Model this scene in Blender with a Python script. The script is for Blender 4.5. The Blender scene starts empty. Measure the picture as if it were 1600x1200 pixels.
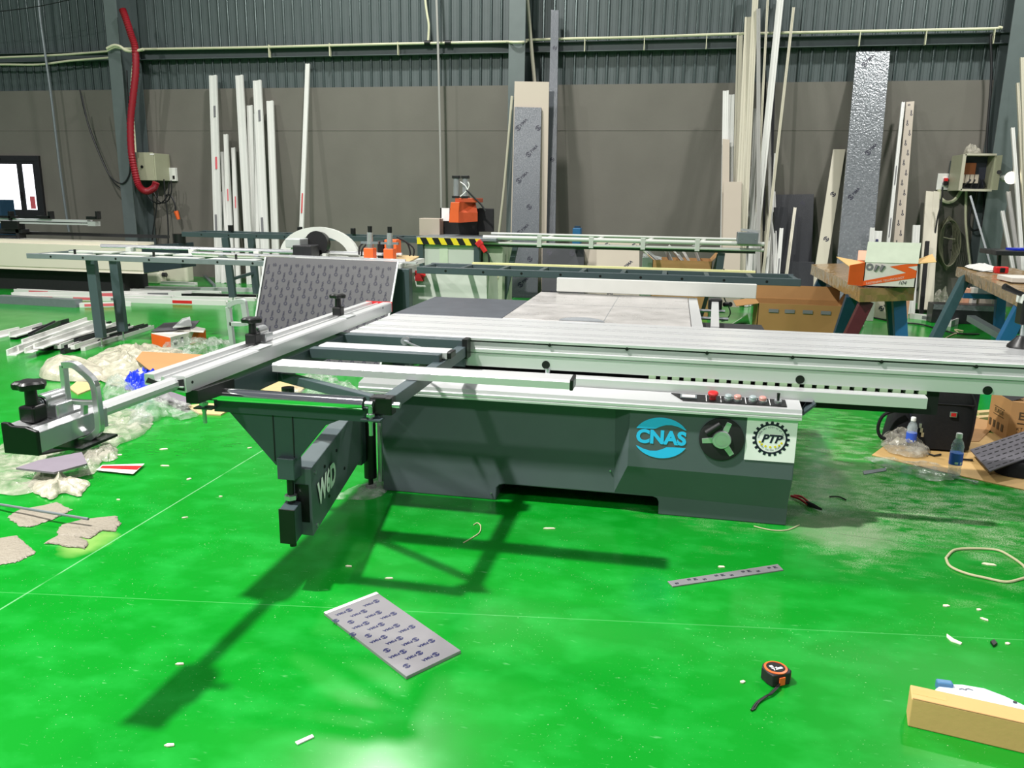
import bpy, bmesh, math, random
from mathutils import Vector as V, Matrix
rnd = random.Random(7)
SC = bpy.context.scene
COL = SC.collection

# ------------------------------------------------------------------ camera
F = 1253.7; YAW = math.radians(11.1); PITCH = math.radians(13.1); ROLL = math.radians(.88); EYE = 1.6
_f = V((-math.sin(YAW)*math.cos(PITCH), math.cos(YAW)*math.cos(PITCH), -math.sin(PITCH)))
_r = V((math.cos(YAW), math.sin(YAW), 0)); _u = _r.cross(_f)
CR = math.cos(ROLL)*_r + math.sin(ROLL)*_u
CU = math.cos(ROLL)*_u - math.sin(ROLL)*_r
CF = _f; CAM = V((0, 0, EYE))
cd = bpy.data.cameras.new('camera'); cam = bpy.data.objects.new('camera', cd); COL.objects.link(cam)
cd.sensor_width = 36; cd.lens = F/1600*36; cd.clip_end = 200; cd.clip_start = .05
M = Matrix(((CR.x, CU.x, -CF.x, 0), (CR.y, CU.y, -CF.y, 0), (CR.z, CU.z, -CF.z, EYE), (0, 0, 0, 1)))
cam.matrix_world = M
SC.camera = cam

# ------------------------------------------------------------------ world, lamps, exposure
w = bpy.data.worlds.new('hall_air'); SC.world = w; w.use_nodes = True
w.node_tree.nodes['Background'].inputs[0].default_value = (.82, .9, 1, 1)
w.node_tree.nodes['Background'].inputs[1].default_value = .17
SC.view_settings.view_transform = 'Standard'; SC.view_settings.look = 'None'
SC.view_settings.gamma = 1; SC.view_settings.use_curve_mapping = False
SC.view_settings.exposure = .06
# high-bay lamps hung under the roof
for lx, ly, lz, pw, sz in ((-4.2, 1.7, 8.6, 1550, .38), (4.6, 10.6, 8.6, 520, .6), (-4.2, 10.6, 8.6, 520, .6), (-11.2, 2.0, 8.6, 750, .45),
                           (5, -5.5, 8.6, 520, .6), (-4.2, -6.5, 8.6, 650, .6), (13, 4, 8.6, 450, .6)):
    ld = bpy.data.lights.new('high_bay_lamp', 'AREA'); ld.shape = 'DISK'; ld.size = sz; ld.energy = pw; ld.color = (1, .98, .94)
    lo = bpy.data.objects.new('high_bay_lamp', ld); lo.location = (lx, ly, lz); COL.objects.link(lo)

# ------------------------------------------------------------------ placing helpers: where a sight line meets a level or an upright plane
def ray(px, py): return CF + CR*((px-800)/F) - CU*((py-600)/F)
def Z(px, py, h=0.):
    d = ray(px, py); return CAM + d*((h-EYE)/d.z)
def Y(px, py, yy):
    d = ray(px, py); return CAM + d*(yy/d.y)
def X(px, py, xx):
    d = ray(px, py); return CAM + d*(xx/d.x)

# ------------------------------------------------------------------ materials
def lin(c):
    c = c/255
    return c/12.92 if c <= .04045 else ((c+.055)/1.055)**2.4
def rgb(h): return (lin(int(h[0:2], 16)), lin(int(h[2:4], 16)), lin(int(h[4:6], 16)), 1)
MATS = {}
def mat(name, col, rough=.5, metal=0, var=.12, scale=12, bump=0, bscale=60, spec=.5, alpha=1, coat=0, emit=0, stretch=None, trans=0, rvar=0):
    if name in MATS: return MATS[name]
    m = bpy.data.materials.new(name); m.use_nodes = True; MATS[name] = m
    nt = m.node_tree; N = nt.nodes; L = nt.links; b = N['Principled BSDF']
    c = rgb(col)
    b.inputs['Roughness'].default_value = rough; b.inputs['Metallic'].default_value = metal
    b.inputs['Specular IOR Level'].default_value = spec; b.inputs['Coat Weight'].default_value = coat
    b.inputs['Alpha'].default_value = alpha; b.inputs['Transmission Weight'].default_value = trans
    if emit:
        b.inputs['Emission Color'].default_value = c; b.inputs['Emission Strength'].default_value = emit
    tc = N.new('ShaderNodeTexCoord'); src = tc.outputs['Object']
    if stretch:
        mp = N.new('ShaderNodeMapping'); mp.inputs['Scale'].default_value = stretch; L.new(src, mp.inputs[0]); src = mp.outputs[0]
    no = N.new('ShaderNodeTexNoise'); no.inputs['Scale'].default_value = scale; no.inputs['Detail'].default_value = 5
    L.new(src, no.inputs['Vector'])
    mx = N.new('ShaderNodeMix'); mx.data_type = 'RGBA'; mx.clamp_factor = True
    mx.inputs['A'].default_value = tuple(x*(1-var) for x in c[:3])+(1,)
    mx.inputs['B'].default_value = tuple(min(1, x*(1+var)+.02*var) for x in c[:3])+(1,)
    L.new(no.outputs['Fac'], mx.inputs['Factor']); L.new(mx.outputs['Result'], b.inputs['Base Color'])
    if rvar:
        mr = N.new('ShaderNodeMapRange'); mr.inputs['From Min'].default_value = .3; mr.inputs['From Max'].default_value = .7
        mr.inputs['To Min'].default_value = max(.02, rough-rvar); mr.inputs['To Max'].default_value = min(1, rough+rvar)
        L.new(no.outputs['Fac'], mr.inputs['Value']); L.new(mr.outputs[0], b.inputs['Roughness'])
    if bump:
        n2 = N.new('ShaderNodeTexNoise'); n2.inputs['Scale'].default_value = bscale; n2.inputs['Detail'].default_value = 3; L.new(src, n2.inputs['Vector'])
        bp = N.new('ShaderNodeBump'); bp.inputs['Strength'].default_value = bump; bp.inputs['Distance'].default_value = .01
        L.new(n2.outputs['Fac'], bp.inputs['Height']); L.new(bp.outputs[0], b.inputs['Normal'])
    return m
def film_mat(name, col, opac, rough=.18):
    m = bpy.data.materials.new(name); m.use_nodes = True; MATS[name] = m
    nt = m.node_tree; N = nt.nodes; L = nt.links; b = N['Principled BSDF']; out = N['Material Output']
    b.inputs['Base Color'].default_value = rgb(col); b.inputs['Roughness'].default_value = rough
    tr = N.new('ShaderNodeBsdfTransparent'); tr.inputs[0].default_value = (.97, .98, .97, 1)
    ms = N.new('ShaderNodeMixShader'); no = N.new('ShaderNodeTexNoise'); no.inputs['Scale'].default_value = 14; no.inputs['Detail'].default_value = 6
    tc = N.new('ShaderNodeTexCoord'); L.new(tc.outputs['Object'], no.inputs['Vector'])
    mr = N.new('ShaderNodeMapRange'); mr.inputs['From Min'].default_value = .3; mr.inputs['From Max'].default_value = .7
    mr.inputs['To Min'].default_value = max(0, opac-.25); mr.inputs['To Max'].default_value = min(1, opac+.25)
    L.new(no.outputs['Fac'], mr.inputs['Value']); L.new(mr.outputs[0], ms.inputs[0])
    bp = N.new('ShaderNodeBump'); bp.inputs['Strength'].default_value = .5; bp.inputs['Distance'].default_value = .01
    n2 = N.new('ShaderNodeTexNoise'); n2.inputs['Scale'].default_value = 45; L.new(tc.outputs['Object'], n2.inputs['Vector'])
    L.new(n2.outputs['Fac'], bp.inputs['Height']); L.new(bp.outputs[0], b.inputs['Normal'])
    L.new(tr.outputs[0], ms.inputs[1]); L.new(b.outputs[0], ms.inputs[2]); L.new(ms.outputs[0], out.inputs[0])
    return m
def mt(n): return MATS[n]
mat('steel_dark', '3d4a4e', .42, .0, .08, 20, .05, 300)          # machine paint, slate grey
mat('cabinet_paint', '515c5f', .45, 0, .06, 8, .04, 400)
mat('column_paint', '5a6464', .5, 0, .12, 6)
mat('girt_paint', '4d5758', .55, 0, .1, 6)
mat('black', '070708', .4, 0, .2, 20)
mat('black_matte', '121315', .75, 0, .25, 20)
mat('rubber', '17181a', .6)
mat('alu', 'd6d7d7', .32, .45, .015, 12, .0, 200, stretch=(1, 12, 12))
mat('alu_y', 'cfd0d0', .32, .45, .015, 12, .0, 200, stretch=(12, 1, 12))
mat('alu_bright', 'd0d1d2', .2, .7, .05, 20)
mat('alu_dull', 'b4b8b6', .45, .3, .1, 20)
mat('chrome', 'f0f0f0', .07, 1, .02)
mat('zinc', 'c9cdd0', .28, .9, .1)
mat('cast_table', 'b3b0ad', .34, .25, .16, 6, .0, 120, rvar=.12)
mat('slate_table', '4b4f56', .42, .15, .25, 9, .03, 100)
mat('white_fence', 'c2c3bd', .5, 0, .08, 6)
mat('white_paint', 'c3c6bf', .42, 0, .05, 3)
mat('cream_paint', 'd9d4c2', .45, 0, .05, 3)
mat('pvc_white', 'd2d2ce', .35, 0, .05, 3)
mat('pvc_cream', 'bdb8a6', .4, 0, .06, 3)
mat('pvc_grey', '9c9b97', .4, 0, .08, 3)
mat('beige_board', 'b3a899', .55, 0, .05, 3)
mat('wood_cream', 'd9c8a4', .55, 0, .12, 10, stretch=(6, 6, 1))
mat('film_grey', '47464a', .45, .0, .1, 5, .05, 30)
mat('film_sheet', '868487', .2, .15, .1, 6, .08, 9)
mat('ink', '14162c', .5)
mat('ink_blue', '191d4c', .5)
mat('red', 'c81f22', .4); mat('red_dark', '9c1f22', .45); mat('orange', 'e0622a', .4, 0, .06)
mat('orange_print', 'dd5a16', .5); mat('white_card', 'd2cec6', .6); mat('mint', 'c3cdb8', .6)
mat('yellow', 'e6cf1c', .5); mat('cyan', '2fc0f5', .45, var=.03); mat('white_print', 'f2f2f0', .5, var=.02)
mat('cardboard', 'a67d4e', .75, 0, .1, 5, .05, 60); mat('cardboard_light', 'c9a468', .7, 0, .08, 5, .05, 60)
mat('cardboard_dark', '9b7342', .75, 0, .12, 5); mat('tape_brown', 'c9a25e', .3)
mat('plywood', 'bfa676', .6, 0, .15, 9, stretch=(1, 8, 8))
mat('blue_paint', '1f5f8e', .4, 0, .15, 6); mat('blue_dark', '17374d', .4, 0, .2, 6); mat('maroon', '4c1720', .4, 0, .2)
mat('teal_dark', '2c4a4e', .45, 0, .2); mat('blue_plastic', '1130c8', .3, 0, .3, 25)
mat('hose_red', '8c1022', .45, 0, .15); mat('cable', '16171a', .5); mat('pipe_cream', 'c9c8ab', .45)
mat('box_olive', 'a3a48b', .45, 0, .06); mat('socket_white', 'dfe0da', .4); mat('copper', '9a5a34', .4, .4)
mat('mauve_board', '7a727c', .5, 0, .1); mat('navy_cloth', '14172a', .85, 0, .3, 60, .2, 400); mat('cloth_black', '0b0c10', .85, 0, .3, 60, .2, 400)
mat('foam_dark', '55535a', .7, 0, .12, 20, .15, 120); mat('peach', 'd9a184', .6); mat('pale_blue', 'cdd7e6', .35)
mat('dark_board', '34363b', .65, 0, .15, 6); mat('rope', 'b9b58f', .7); mat('wire_dark', '6a6a55', .55, .3); mat('chip', 'e2dcc0', .7); mat('chip_pale', 'efe9d8', .7)
mat('green_block', '9db894', .45); mat('grey_metal', '7d8589', .4, .4, .12, 20); mat('dark_bronze', '2c2c2f', .35, .3, .2)
mat('foamwrap', '8d8577', .5, 0, .15, 60, 1.0, 70); mat('jug', 'c9c8b4', .35, 0, .1, 4)
mat('paper', 'd2d1cc', .6); mat('pink_ink', 'cf5d66', .5); mat('grey_ink', '6f6f72', .6); mat('brown_ink', '4a3a24', .6)
mat('glass_day', 'f4f6ff', .3, emit=2.2, var=.02); mat('wood_film', '5d6167', .3, .1, .25, 9, .35, 14, stretch=(14, 14, 1.2))
mat('dark_panel', '2b2d31', .3, .15, .2, 10, .15, 20, stretch=(8, 8, 1)); mat('foil', '73777b', .22, .25, .25, 30, .8, 34, rvar=.08)
mat('wrap_wood', '94774e', .16, 0, .35, 9, 1.0, 9); mat('wrap_green', '4d6a4f', .25, 0, .3, 10, .7, 16)
film_mat('clear_film', 'c4c8c1', .26); film_mat('milky_film', 'c2bca9', .78, .25); film_mat('bag_film', 'c0bbad', .46)
film_mat('bottle_plastic', 'e2ecec', .32, .05)

# ------------------------------------------------------------------ mesh building
ORG = {}
class MB:
    def __init__(s): s.v = []; s.f = []
    def add(s, vs, fs):
        n = len(s.v); s.v += [V(p) for p in vs]; s.f += [tuple(i+n for i in f) for f in fs]; return s
    def box(s, x0, x1, y0, y1, z0, z1):
        vs = [(x, y, z) for z in (z0, z1) for y in (y0, y1) for x in (x0, x1)]
        return s.add(vs, [(0, 2, 3, 1), (4, 5, 7, 6), (0, 1, 5, 4), (2, 6, 7, 3), (0, 4, 6, 2), (1, 3, 7, 5)])
    def extr(s, p, q, poly, up=(0, 0, 1)):
        p = V(p); q = V(q); t = (q-p).normalized(); up = V(up)
        sd = t.cross(up)
        if sd.length < 1e-5: sd = t.cross(V((0, 1, 0)))
        sd.normalize(); u2 = sd.cross(t)
        n = len(poly)
        vs = [p+sd*a+u2*b for a, b in poly]+[q+sd*a+u2*b for a, b in poly]
        fs = [(i, (i+1) % n, n+(i+1) % n, n+i) for i in range(n)]+[tuple(range(n-1, -1, -1)), tuple(range(n, 2*n))]
        return s.add(vs, fs)
    def bar(s, p, q, wd, h, up=(0, 0, 1)):
        return s.extr(p, q, [(-wd/2, -h/2), (wd/2, -h/2), (wd/2, h/2), (-wd/2, h/2)], up)
    def prism(s, poly, vec):
        n = len(poly); vec = V(vec); vs = [V(p) for p in poly]; vs += [p+vec for p in vs]
        return s.add(vs, [(i, (i+1) % n, n+(i+1) % n, n+i) for i in range(n)]+[tuple(range(n-1, -1, -1)), tuple(range(n, 2*n))])
    def cyl(s, p, q, r, r2=None, n=14):
        p = V(p); q = V(q); r2 = r if r2 is None else r2
        t = (q-p).normalized(); a = t.orthogonal().normalized(); b = t.cross(a)
        vs = []
        for c, rr in ((p, r), (q, r2)): vs += [c+(a*math.cos(k*math.tau/n)+b*math.sin(k*math.tau/n))*rr for k in range(n)]
        return s.add(vs, [(i, (i+1) % n, n+(i+1) % n, n+i) for i in range(n)]+[tuple(range(n-1, -1, -1)), tuple(range(n, 2*n))])
    def tube(s, pts, r, n=8, closed=False):
        pts = [V(p) for p in pts]; m = len(pts); vs = []; prev = None
        for i, p in enumerate(pts):
            a = pts[(i-1) % m] if (closed or i > 0) else p; b = pts[(i+1) % m] if (closed or i < m-1) else p
            t = (b-a).normalized()
            x = (prev - t*prev.dot(t)) if prev else t.orthogonal()
            if x.length < 1e-6: x = t.orthogonal()
            x.normalize(); prev = x; y = t.cross(x)
            rr = r[i] if isinstance(r, (list, tuple)) else r
            vs += [p+(x*math.cos(k*math.tau/n)+y*math.sin(k*math.tau/n))*rr for k in range(n)]
        fs = [(i*n+k, i*n+(k+1) % n, ((i+1) % m)*n+(k+1) % n, ((i+1) % m)*n+k) for i in range(m if closed else m-1) for k in range(n)]
        if not closed: fs += [tuple(range(n-1, -1, -1)), tuple(range((m-1)*n, m*n))]
        return s.add(vs, fs)
    def lathe(s, prof, c, axis=(0, 0, 1), n=20):
        c = V(c); t = V(axis).normalized(); a = t.orthogonal().normalized(); b = t.cross(a); vs = []
        for r, h in prof: vs += [c+t*h+(a*math.cos(k*math.tau/n)+b*math.sin(k*math.tau/n))*r for k in range(n)]
        m = len(prof)
        return s.add(vs, [(i*n+k, i*n+(k+1) % n, (i+1)*n+(k+1) % n, (i+1)*n+k) for i in range(m-1) for k in range(n)]+[tuple(range(n-1, -1, -1)), tuple(range((m-1)*n, m*n))])
    def stamp(s, tm, o, ux, uy, sc=1):
        o = V(o); ux = V(ux).normalized(); uy = V(uy).normalized()
        return s.add([o+ux*(x*sc)+uy*(y*sc) for x, y in tm[0]], tm[1])
    def build(s, name, m, parent=None, loc=None, smooth=False, bevel=0, seg=2):
        if parent is not None: org = ORG[parent.name]
        else:
            if loc is None:
                xs = [p.x for p in s.v]; ys = [p.y for p in s.v]
                loc = ((min(xs)+max(xs))/2, (min(ys)+max(ys))/2, min(p.z for p in s.v))
            org = V(loc)
        me = bpy.data.meshes.new(name); me.from_pydata([tuple(p-org) for p in s.v], [], s.f); me.update()
        bm = bmesh.new(); bm.from_mesh(me); bmesh.ops.recalc_face_normals(bm, faces=bm.faces[:]); bm.to_mesh(me); bm.free()
        if m: me.materials.append(mt(m) if isinstance(m, str) else m)
        o = bpy.data.objects.new(name, me); COL.objects.link(o)
        if parent is not None: o.parent = parent
        else: o.location = org
        ORG[o.name] = org
        if smooth:
            for p in me.polygons: p.use_smooth = True
            try: me.set_sharp_from_angle(angle=math.radians(40))
            except Exception: pass
        if bevel:
            bv = o.modifiers.new('edge', 'BEVEL'); bv.width = bevel; bv.segments = seg; bv.limit_method = 'ANGLE'; bv.angle_limit = math.radians(50)
        return o
def tag(o, label, cat, group=None, kind=None):
    if label: o['label'] = label
    if cat: o['category'] = cat
    if group: o['group'] = group
    if kind: o['kind'] = kind
    return o
def lab(o, label): o['label'] = label; return o
def root(name, loc, label, cat, group=None, kind=None):
    o = bpy.data.objects.new(name, None); o.location = loc; o.empty_display_size = .1; COL.objects.link(o); ORG[o.name] = V(loc)
    return tag(o, label, cat, group, kind)
def struct(o): o['kind'] = 'structure'; return o
def P(): return MB()
def text_mesh(txt, size=1, shear=0, offset=0, align='CENTER', res=3):
    c = bpy.data.curves.new('t', 'FONT'); c.body = txt; c.size = size; c.shear = shear; c.offset = offset; c.align_x = align; c.align_y = 'CENTER'; c.resolution_u = res
    o = bpy.data.objects.new('t', c); COL.objects.link(o); bpy.context.view_layer.update()
    me = bpy.data.meshes.new_from_object(o); vs = [(v.co.x, v.co.y) for v in me.vertices]; fs = [tuple(p.vertices) for p in me.polygons]
    bpy.data.objects.remove(o); bpy.data.curves.remove(c); bpy.data.meshes.remove(me)
    return vs, fs
def ring_mesh(r0, r1, a0=0, a1=360, n=18):
    vs = []; fs = []
    for i in range(n+1):
        a = math.radians(a0+(a1-a0)*i/n); vs += [(r0*math.cos(a), r0*math.sin(a)), (r1*math.cos(a), r1*math.sin(a))]
    for i in range(n): fs.append((2*i, 2*i+1, 2*i+3, 2*i+2))
    return vs, fs
def join2(*items):
    vs = []; fs = []
    for (v, f), dx, dy, sc in items:
        n = len(vs); vs += [(x*sc+dx, y*sc+dy) for x, y in v]; fs += [tuple(i+n for i in g) for g in f]
    return vs, fs
# emblem printed on protective film: an open ring with a zig-zag stroke, then the word
_zig = ([(-.28, .12), (.1, .3), (.1, .06), (.28, -.12), (-.1, -.3), (-.1, -.06)], [(0, 1, 2, 5), (2, 3, 4, 5)])
EMB = join2((ring_mesh(.33, .55, 25, 170, 7), 0, 0, 1), (ring_mesh(.33, .55, 205, 350, 7), 0, 0, 1), (_zig, 0, 0, 1))
LOGO = join2((EMB, 0, 0, .95), (text_mesh('PIMA', .78, offset=.022, align='LEFT', res=1), .62, 0, 1))   # about 2.4 wide
LOGO_S = join2((ring_mesh(.26, .6, 0, 360, 8), 0, 0, .9), (text_mesh('PIMA', .7, offset=.025, align='LEFT', res=1), .6, 0, 1))
def clip_ok(u, v, mu, mv, U, W): return mu < u < U-mu and mv < v < W-mv
def blob(name, mtl, outline, h, seed, label, cat, n=64, m=14, flat=.0, base=0., ridg=1.0, group=None, lift=.002, freq=9, pw=.6, jag=False):
    """a crumpled sheet of film lying on the floor: outline given as floor points"""
    from mathutils import noise
    n = int(n*1.7); m = int(m*1.7); freq *= 1.5
    pts = [V(p) for p in outline]; c = sum(pts, V())/len(pts)
    per = []; k = len(pts)
    for i in range(n):                                      # closed Catmull-Rom through the outline
        t = i*k/n; j = int(t); u = t-j
        a, b, d, e = pts[(j-1) % k], pts[j % k], pts[(j+1) % k], pts[(j+2) % k]
        per.append(b.lerp(d, u) if jag else .5*((2*b)+(d-a)*u+(2*a-5*b+4*d-e)*u*u+(-a+3*b-3*d+e)*u**3))
    vs = [c.copy()]; fs = []
    for r in range(1, m+1):
        for i in range(n): vs.append(c.lerp(per[i], r/m))
    for i in range(n): fs.append((0, 1+i, 1+(i+1) % n))
    for r in range(m-1):
        for i in range(n): fs.append((1+r*n+i, 1+(r+1)*n+i, 1+(r+1)*n+(i+1) % n, 1+r*n+(i+1) % n))
    out = []; rg = random.Random(seed*13+5)
    dirs = [(math.cos(a_), math.sin(a_), freq*(.35+.5*k_), rg.random()*9) for k_, a_ in enumerate([rg.random()*math.pi for _ in range(6)])]
    for idx, p in enumerate(vs):
        r = 0 if idx == 0 else ((idx-1)//n+1)/m
        q = V((p.x*freq, p.y*freq, seed*7.1)); wx = noise.noise(q*.5)*1.6; wy = noise.noise(q*.5+V((7, 7, 7)))*1.6
        a = 0; tw = 0
        for k_, (dx, dy, fq, ph) in enumerate(dirs):                 # sharp folds: triangle waves in several directions
            t_ = (p.x*dx+p.y*dy)*fq+ph+wx*dx+wy*dy; a += abs((t_ % 2)-1)/(k_+1); tw += 1/(k_+1)
        a = a/tw; d = .5+noise.noise(q*.3+V((3, 3, 3)))*.9
        hh = h*(max(0, 1-r**2.4)**pw)*(flat+(1-flat)*(.75*ridg*a*a*2+.55*max(.0, d)))*.8+h*.25*a*(1-.5*r)
        jx = noise.noise(q*1.7+V((9, 0, 0)))*.014; jy = noise.noise(q*1.7+V((0, 9, 0)))*.014
        if jag and r == 1: e_ = (p-c)*rg.uniform(-.045, .03); jx += e_.x; jy += e_.y
        out.append(V((p.x+jx, p.y+jy, base+lift+max(0, hh))))
    o = P().add(out, fs).build(name, mtl, smooth=False)
    for p in o.data.polygons: p.use_smooth = ridg < .7
    return tag(o, label, cat, group)

PRINTS = {}
def put_logo(par, key, tm, o, tx, ty, sc, m_, name='logo_print'):
    """one printed logo as its own part; alike ones share mesh data"""
    k = (key, par.name); o = V(o)
    if k not in PRINTS:
        ob = P().stamp(tm, ORG[par.name], tx, ty, sc).build(name, m_, par); PRINTS[k] = ob.data
    else:
        ob = bpy.data.objects.new(name, PRINTS[k]); COL.objects.link(ob); ob.parent = par; ORG[ob.name] = ORG[par.name]
    ob.location = o-ORG[par.name]
    return ob
# ================================================================== THE HALL
WY = 14.2
def floor_mat():
    m = bpy.data.materials.new('green_epoxy'); m.use_nodes = True; nt = m.node_tree; N = nt.nodes; L = nt.links; b = N['Principled BSDF']
    tc = N.new('ShaderNodeTexCoord'); co = tc.outputs['Object']
    def noise(sc, det=4, st=None):
        n = N.new('ShaderNodeTexNoise'); n.inputs['Scale'].default_value = sc; n.inputs['Detail'].default_value = det
        s = co
        if st:
            mp = N.new('ShaderNodeMapping'); mp.inputs['Scale'].default_value = st; L.new(co, mp.inputs[0]); s = mp.outputs[0]
        L.new(s, n.inputs['Vector']); return n.outputs['Fac']
    def math_(op, a, c=None, clamp=False):
        n = N.new('ShaderNodeMath'); n.operation = op; n.use_clamp = clamp
        for i, x in enumerate((a, c)):
            if x is None: continue
            if isinstance(x, (int, float)): n.inputs[i].default_value = x
            else: L.new(x, n.inputs[i])
        return n.outputs[0]
    def ramp(x, a, c):
        n = N.new('ShaderNodeMapRange'); n.inputs['From Min'].default_value = a; n.inputs['From Max'].default_value = c; L.new(x, n.inputs['Value']); return n.outputs[0]
    def mix(f, a, c):
        n = N.new('ShaderNodeMix'); n.data_type = 'RGBA'
        L.new(f, n.inputs['Factor'])
        for k, x in (('A', a), ('B', c)):
            if isinstance(x, tuple): n.inputs[k].default_value = x
            else: L.new(x, n.inputs[k])
        return n.outputs['Result']
    g = mix(noise(1.3, 5), rgb('047a18'), rgb('0e8a22'))
    g = mix(ramp(noise(5, 7, (1, 1.4, 1)), .45, .8), g, rgb('1c9634'))
    # fine white specks of sawdust
    sp = math_('MULTIPLY', ramp(noise(140, 2), .71, .75), ramp(noise(3.0, 3), .42, .62))
    g = mix(sp, g, rgb('bfd9b0'))
    # long pale scuffs
    sc = math_('MULTIPLY', ramp(noise(17, 5, (1, 3.5, 1)), .66, .8), .28); g = mix(sc, g, rgb('8fcf9a'))
    # heap of dust around the right end of the saw
    sx = N.new('ShaderNodeSeparateXYZ'); L.new(co, sx.inputs[0])
    def patch(cx, cy, rx, ry, lo, hi):
        dx = math_('DIVIDE', math_('SUBTRACT', sx.outputs[0], cx), rx); dy = math_('DIVIDE', math_('SUBTRACT', sx.outputs[1], cy), ry)
        d = math_('ADD', math_('MULTIPLY', dx, dx), math_('MULTIPLY', dy, dy))
        d = math_('SUBTRACT', d, math_('MULTIPLY', math_('SUBTRACT', noise(2.6, 6, (1, 1.5, 1)), .5), 3.2))
        return ramp(d, hi, lo)
    ps = math_('MULTIPLY', patch(.9, 3.98, .3, .2, .1, 1.3), math_('ADD', math_('MULTIPLY', ramp(noise(150, 5), .35, .65), .6), .25), True)
    ps2 = math_('MULTIPLY', patch(1.25, 4.35, .75, .6, .1, 1.2), math_('MULTIPLY', math_('MULTIPLY', ramp(noise(150, 6), .42, .6), ramp(noise(11, 6, (1, 1.8, 1)), .38, .62)), .8), True)
    ps3 = math_('MULTIPLY', patch(1.3, 5.0, 1.3, 1.3, .1, 1.5), math_('MULTIPLY', math_('MULTIPLY', ramp(noise(7, 8, (1, 2, 1)), .46, .64), ramp(noise(150, 6), .42, .6)), .8), True)
    g = mix(ps3, g, rgb('b6c4a6')); g = mix(ps2, g, rgb('aebb9d')); g = mix(ps, g, rgb('8f9a82'))
    # yellowish lamp reflection painted into the floor colour near the left scraps
    po = math_('MULTIPLY', patch(-2.6, 3.02, .12, .13, .2, 1.1), .4, True); g = mix(po, g, rgb('b7cf7a'))
    # joints
    def line(expr, wd): return ramp(math_('ABSOLUTE', expr), wd, wd*.5)
    j1 = line(math_('ADD', sx.outputs[0], 2.5), .005)
    j2 = line(math_('SUBTRACT', math_('SUBTRACT', sx.outputs[1], math_('MULTIPLY', sx.outputs[0], .133)), 2.88), .003)
    j3 = line(math_('SUBTRACT', math_('ADD', sx.outputs[1], math_('MULTIPLY', sx.outputs[0], .12)), 4.06), .003)
    g = mix(math_('MULTIPLY', j1, ramp(noise(4, 2), .35, .5)), g, rgb('6fae77'))
    g = mix(math_('MULTIPLY', j2, .22), g, rgb('7fd08c'))
    g = mix(math_('MULTIPLY', j3, math_('MULTIPLY', .6, ramp(sx.outputs[0], .8, .9))), g, rgb('2e3a2a'))
    L.new(g, b.inputs['Base Color'])
    du = math_('MAXIMUM', ps, ps2)
    r = math_('ADD', math_('ADD', math_('MULTIPLY', noise(2.2, 5), .16), .12), math_('MULTIPLY', du, .6), True)
    L.new(r, b.inputs['Roughness']); b.inputs['Specular IOR Level'].default_value = .35
    bp = N.new('ShaderNodeBump'); bp.inputs['Strength'].default_value = .03; bp.inputs['Distance'].default_value = .01
    L.new(noise(4, 3), bp.inputs['Height']); L.new(bp.outputs[0], b.inputs['Normal'])
    return m
struct(P().box(-22, 16, -6, WY+.1, -.2, 0).build('floor', floor_mat(), loc=(0, 0, 0)))

def plaster_mat():
    m = mat('plaster', '6b6861', .85, 0, .16, 1.3, .12, 25); return m
plaster_mat()
ZB = 3.46
wb = struct(P().box(-22, 16, WY, WY+.2, 0, ZB).build('wall_back', 'plaster', loc=(0, WY, 0)))
P().box(-22, 16, WY-.006, WY, 2.72, 2.732).build('plaster_seam', 'plaster', wb)
# ribbed metal cladding: sheets of six ribs each
mat('cladding', '485453', .27, .4, .08, 2)
PITCH_R = .18; NR = 6; PW = PITCH_R*NR
vs = []; prof = [(0, .035), (.012, .004), (.022, 0), (.038, 0), (.048, .004), (.06, .035), (.085, .035), (.09, .022), (.096, .035), (.145, .035), (.15, .022), (.156, .035)]
pts = [(k*PITCH_R+a, b) for k in range(NR) for a, b in prof]+[(PW, .035)]
n = len(pts); ME = None
for k in range(36):
    x0 = -22+k*PW
    if x0 > 15: break
    if ME is None:
        b = P(); b.add([(x0+a, WY+d+.03, ZB-.02) for a, d in pts]+[(x0+a, WY+d+.03, 9.2) for a, d in pts], [(i, i+1, n+i+1, n+i) for i in range(n-1)])
        o = b.build('cladding_sheet', 'cladding', wb); ME = o.data
    else:
        o = bpy.data.objects.new('cladding_sheet', ME); COL.objects.link(o); o.parent = wb; o.location = (k*PW, 0, 0); ORG[o.name] = ORG[wb.name]
P().box(-22, 16, WY+.055, WY+.1, ZB-.02, 9.2).build('liner', 'girt_paint', wb)
# girt (horizontal rail) with the cream conduit clipped on it
zg = Y(1000, 62, WY-.12).z
struct(P().extr((-22, WY-.06, zg-.08), (16, WY-.06, zg-.08), [(-.06, -.08), (.06, -.08), (.06, -.07), (-.05, -.07), (-.05, .07), (.06, .07), (.06, .08), (-.06, .08)]).build('trim_1', 'girt_paint'))
cp = root('conduit_pipe', (0, WY-.15, zg), 'long cream conduit pipe clipped along the steel rail on the cladding', 'pipe')
def wpath(pts, yy): return [Y(a, b, yy) for a, b in pts]
def smooth_path(pts, k=6):
    pts = [V(p) for p in pts]; out = []; n = len(pts)
    for j in range(n-1):
        a, b, d, e = pts[max(0, j-1)], pts[j], pts[j+1], pts[min(n-1, j+2)]
        for i in range(k):
            u = i/k; out.append(.5*((2*b)+(d-a)*u+(2*a-5*b+4*d-e)*u*u+(-a+3*b-3*d+e)*u**3))
    return out+[pts[-1]]
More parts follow.
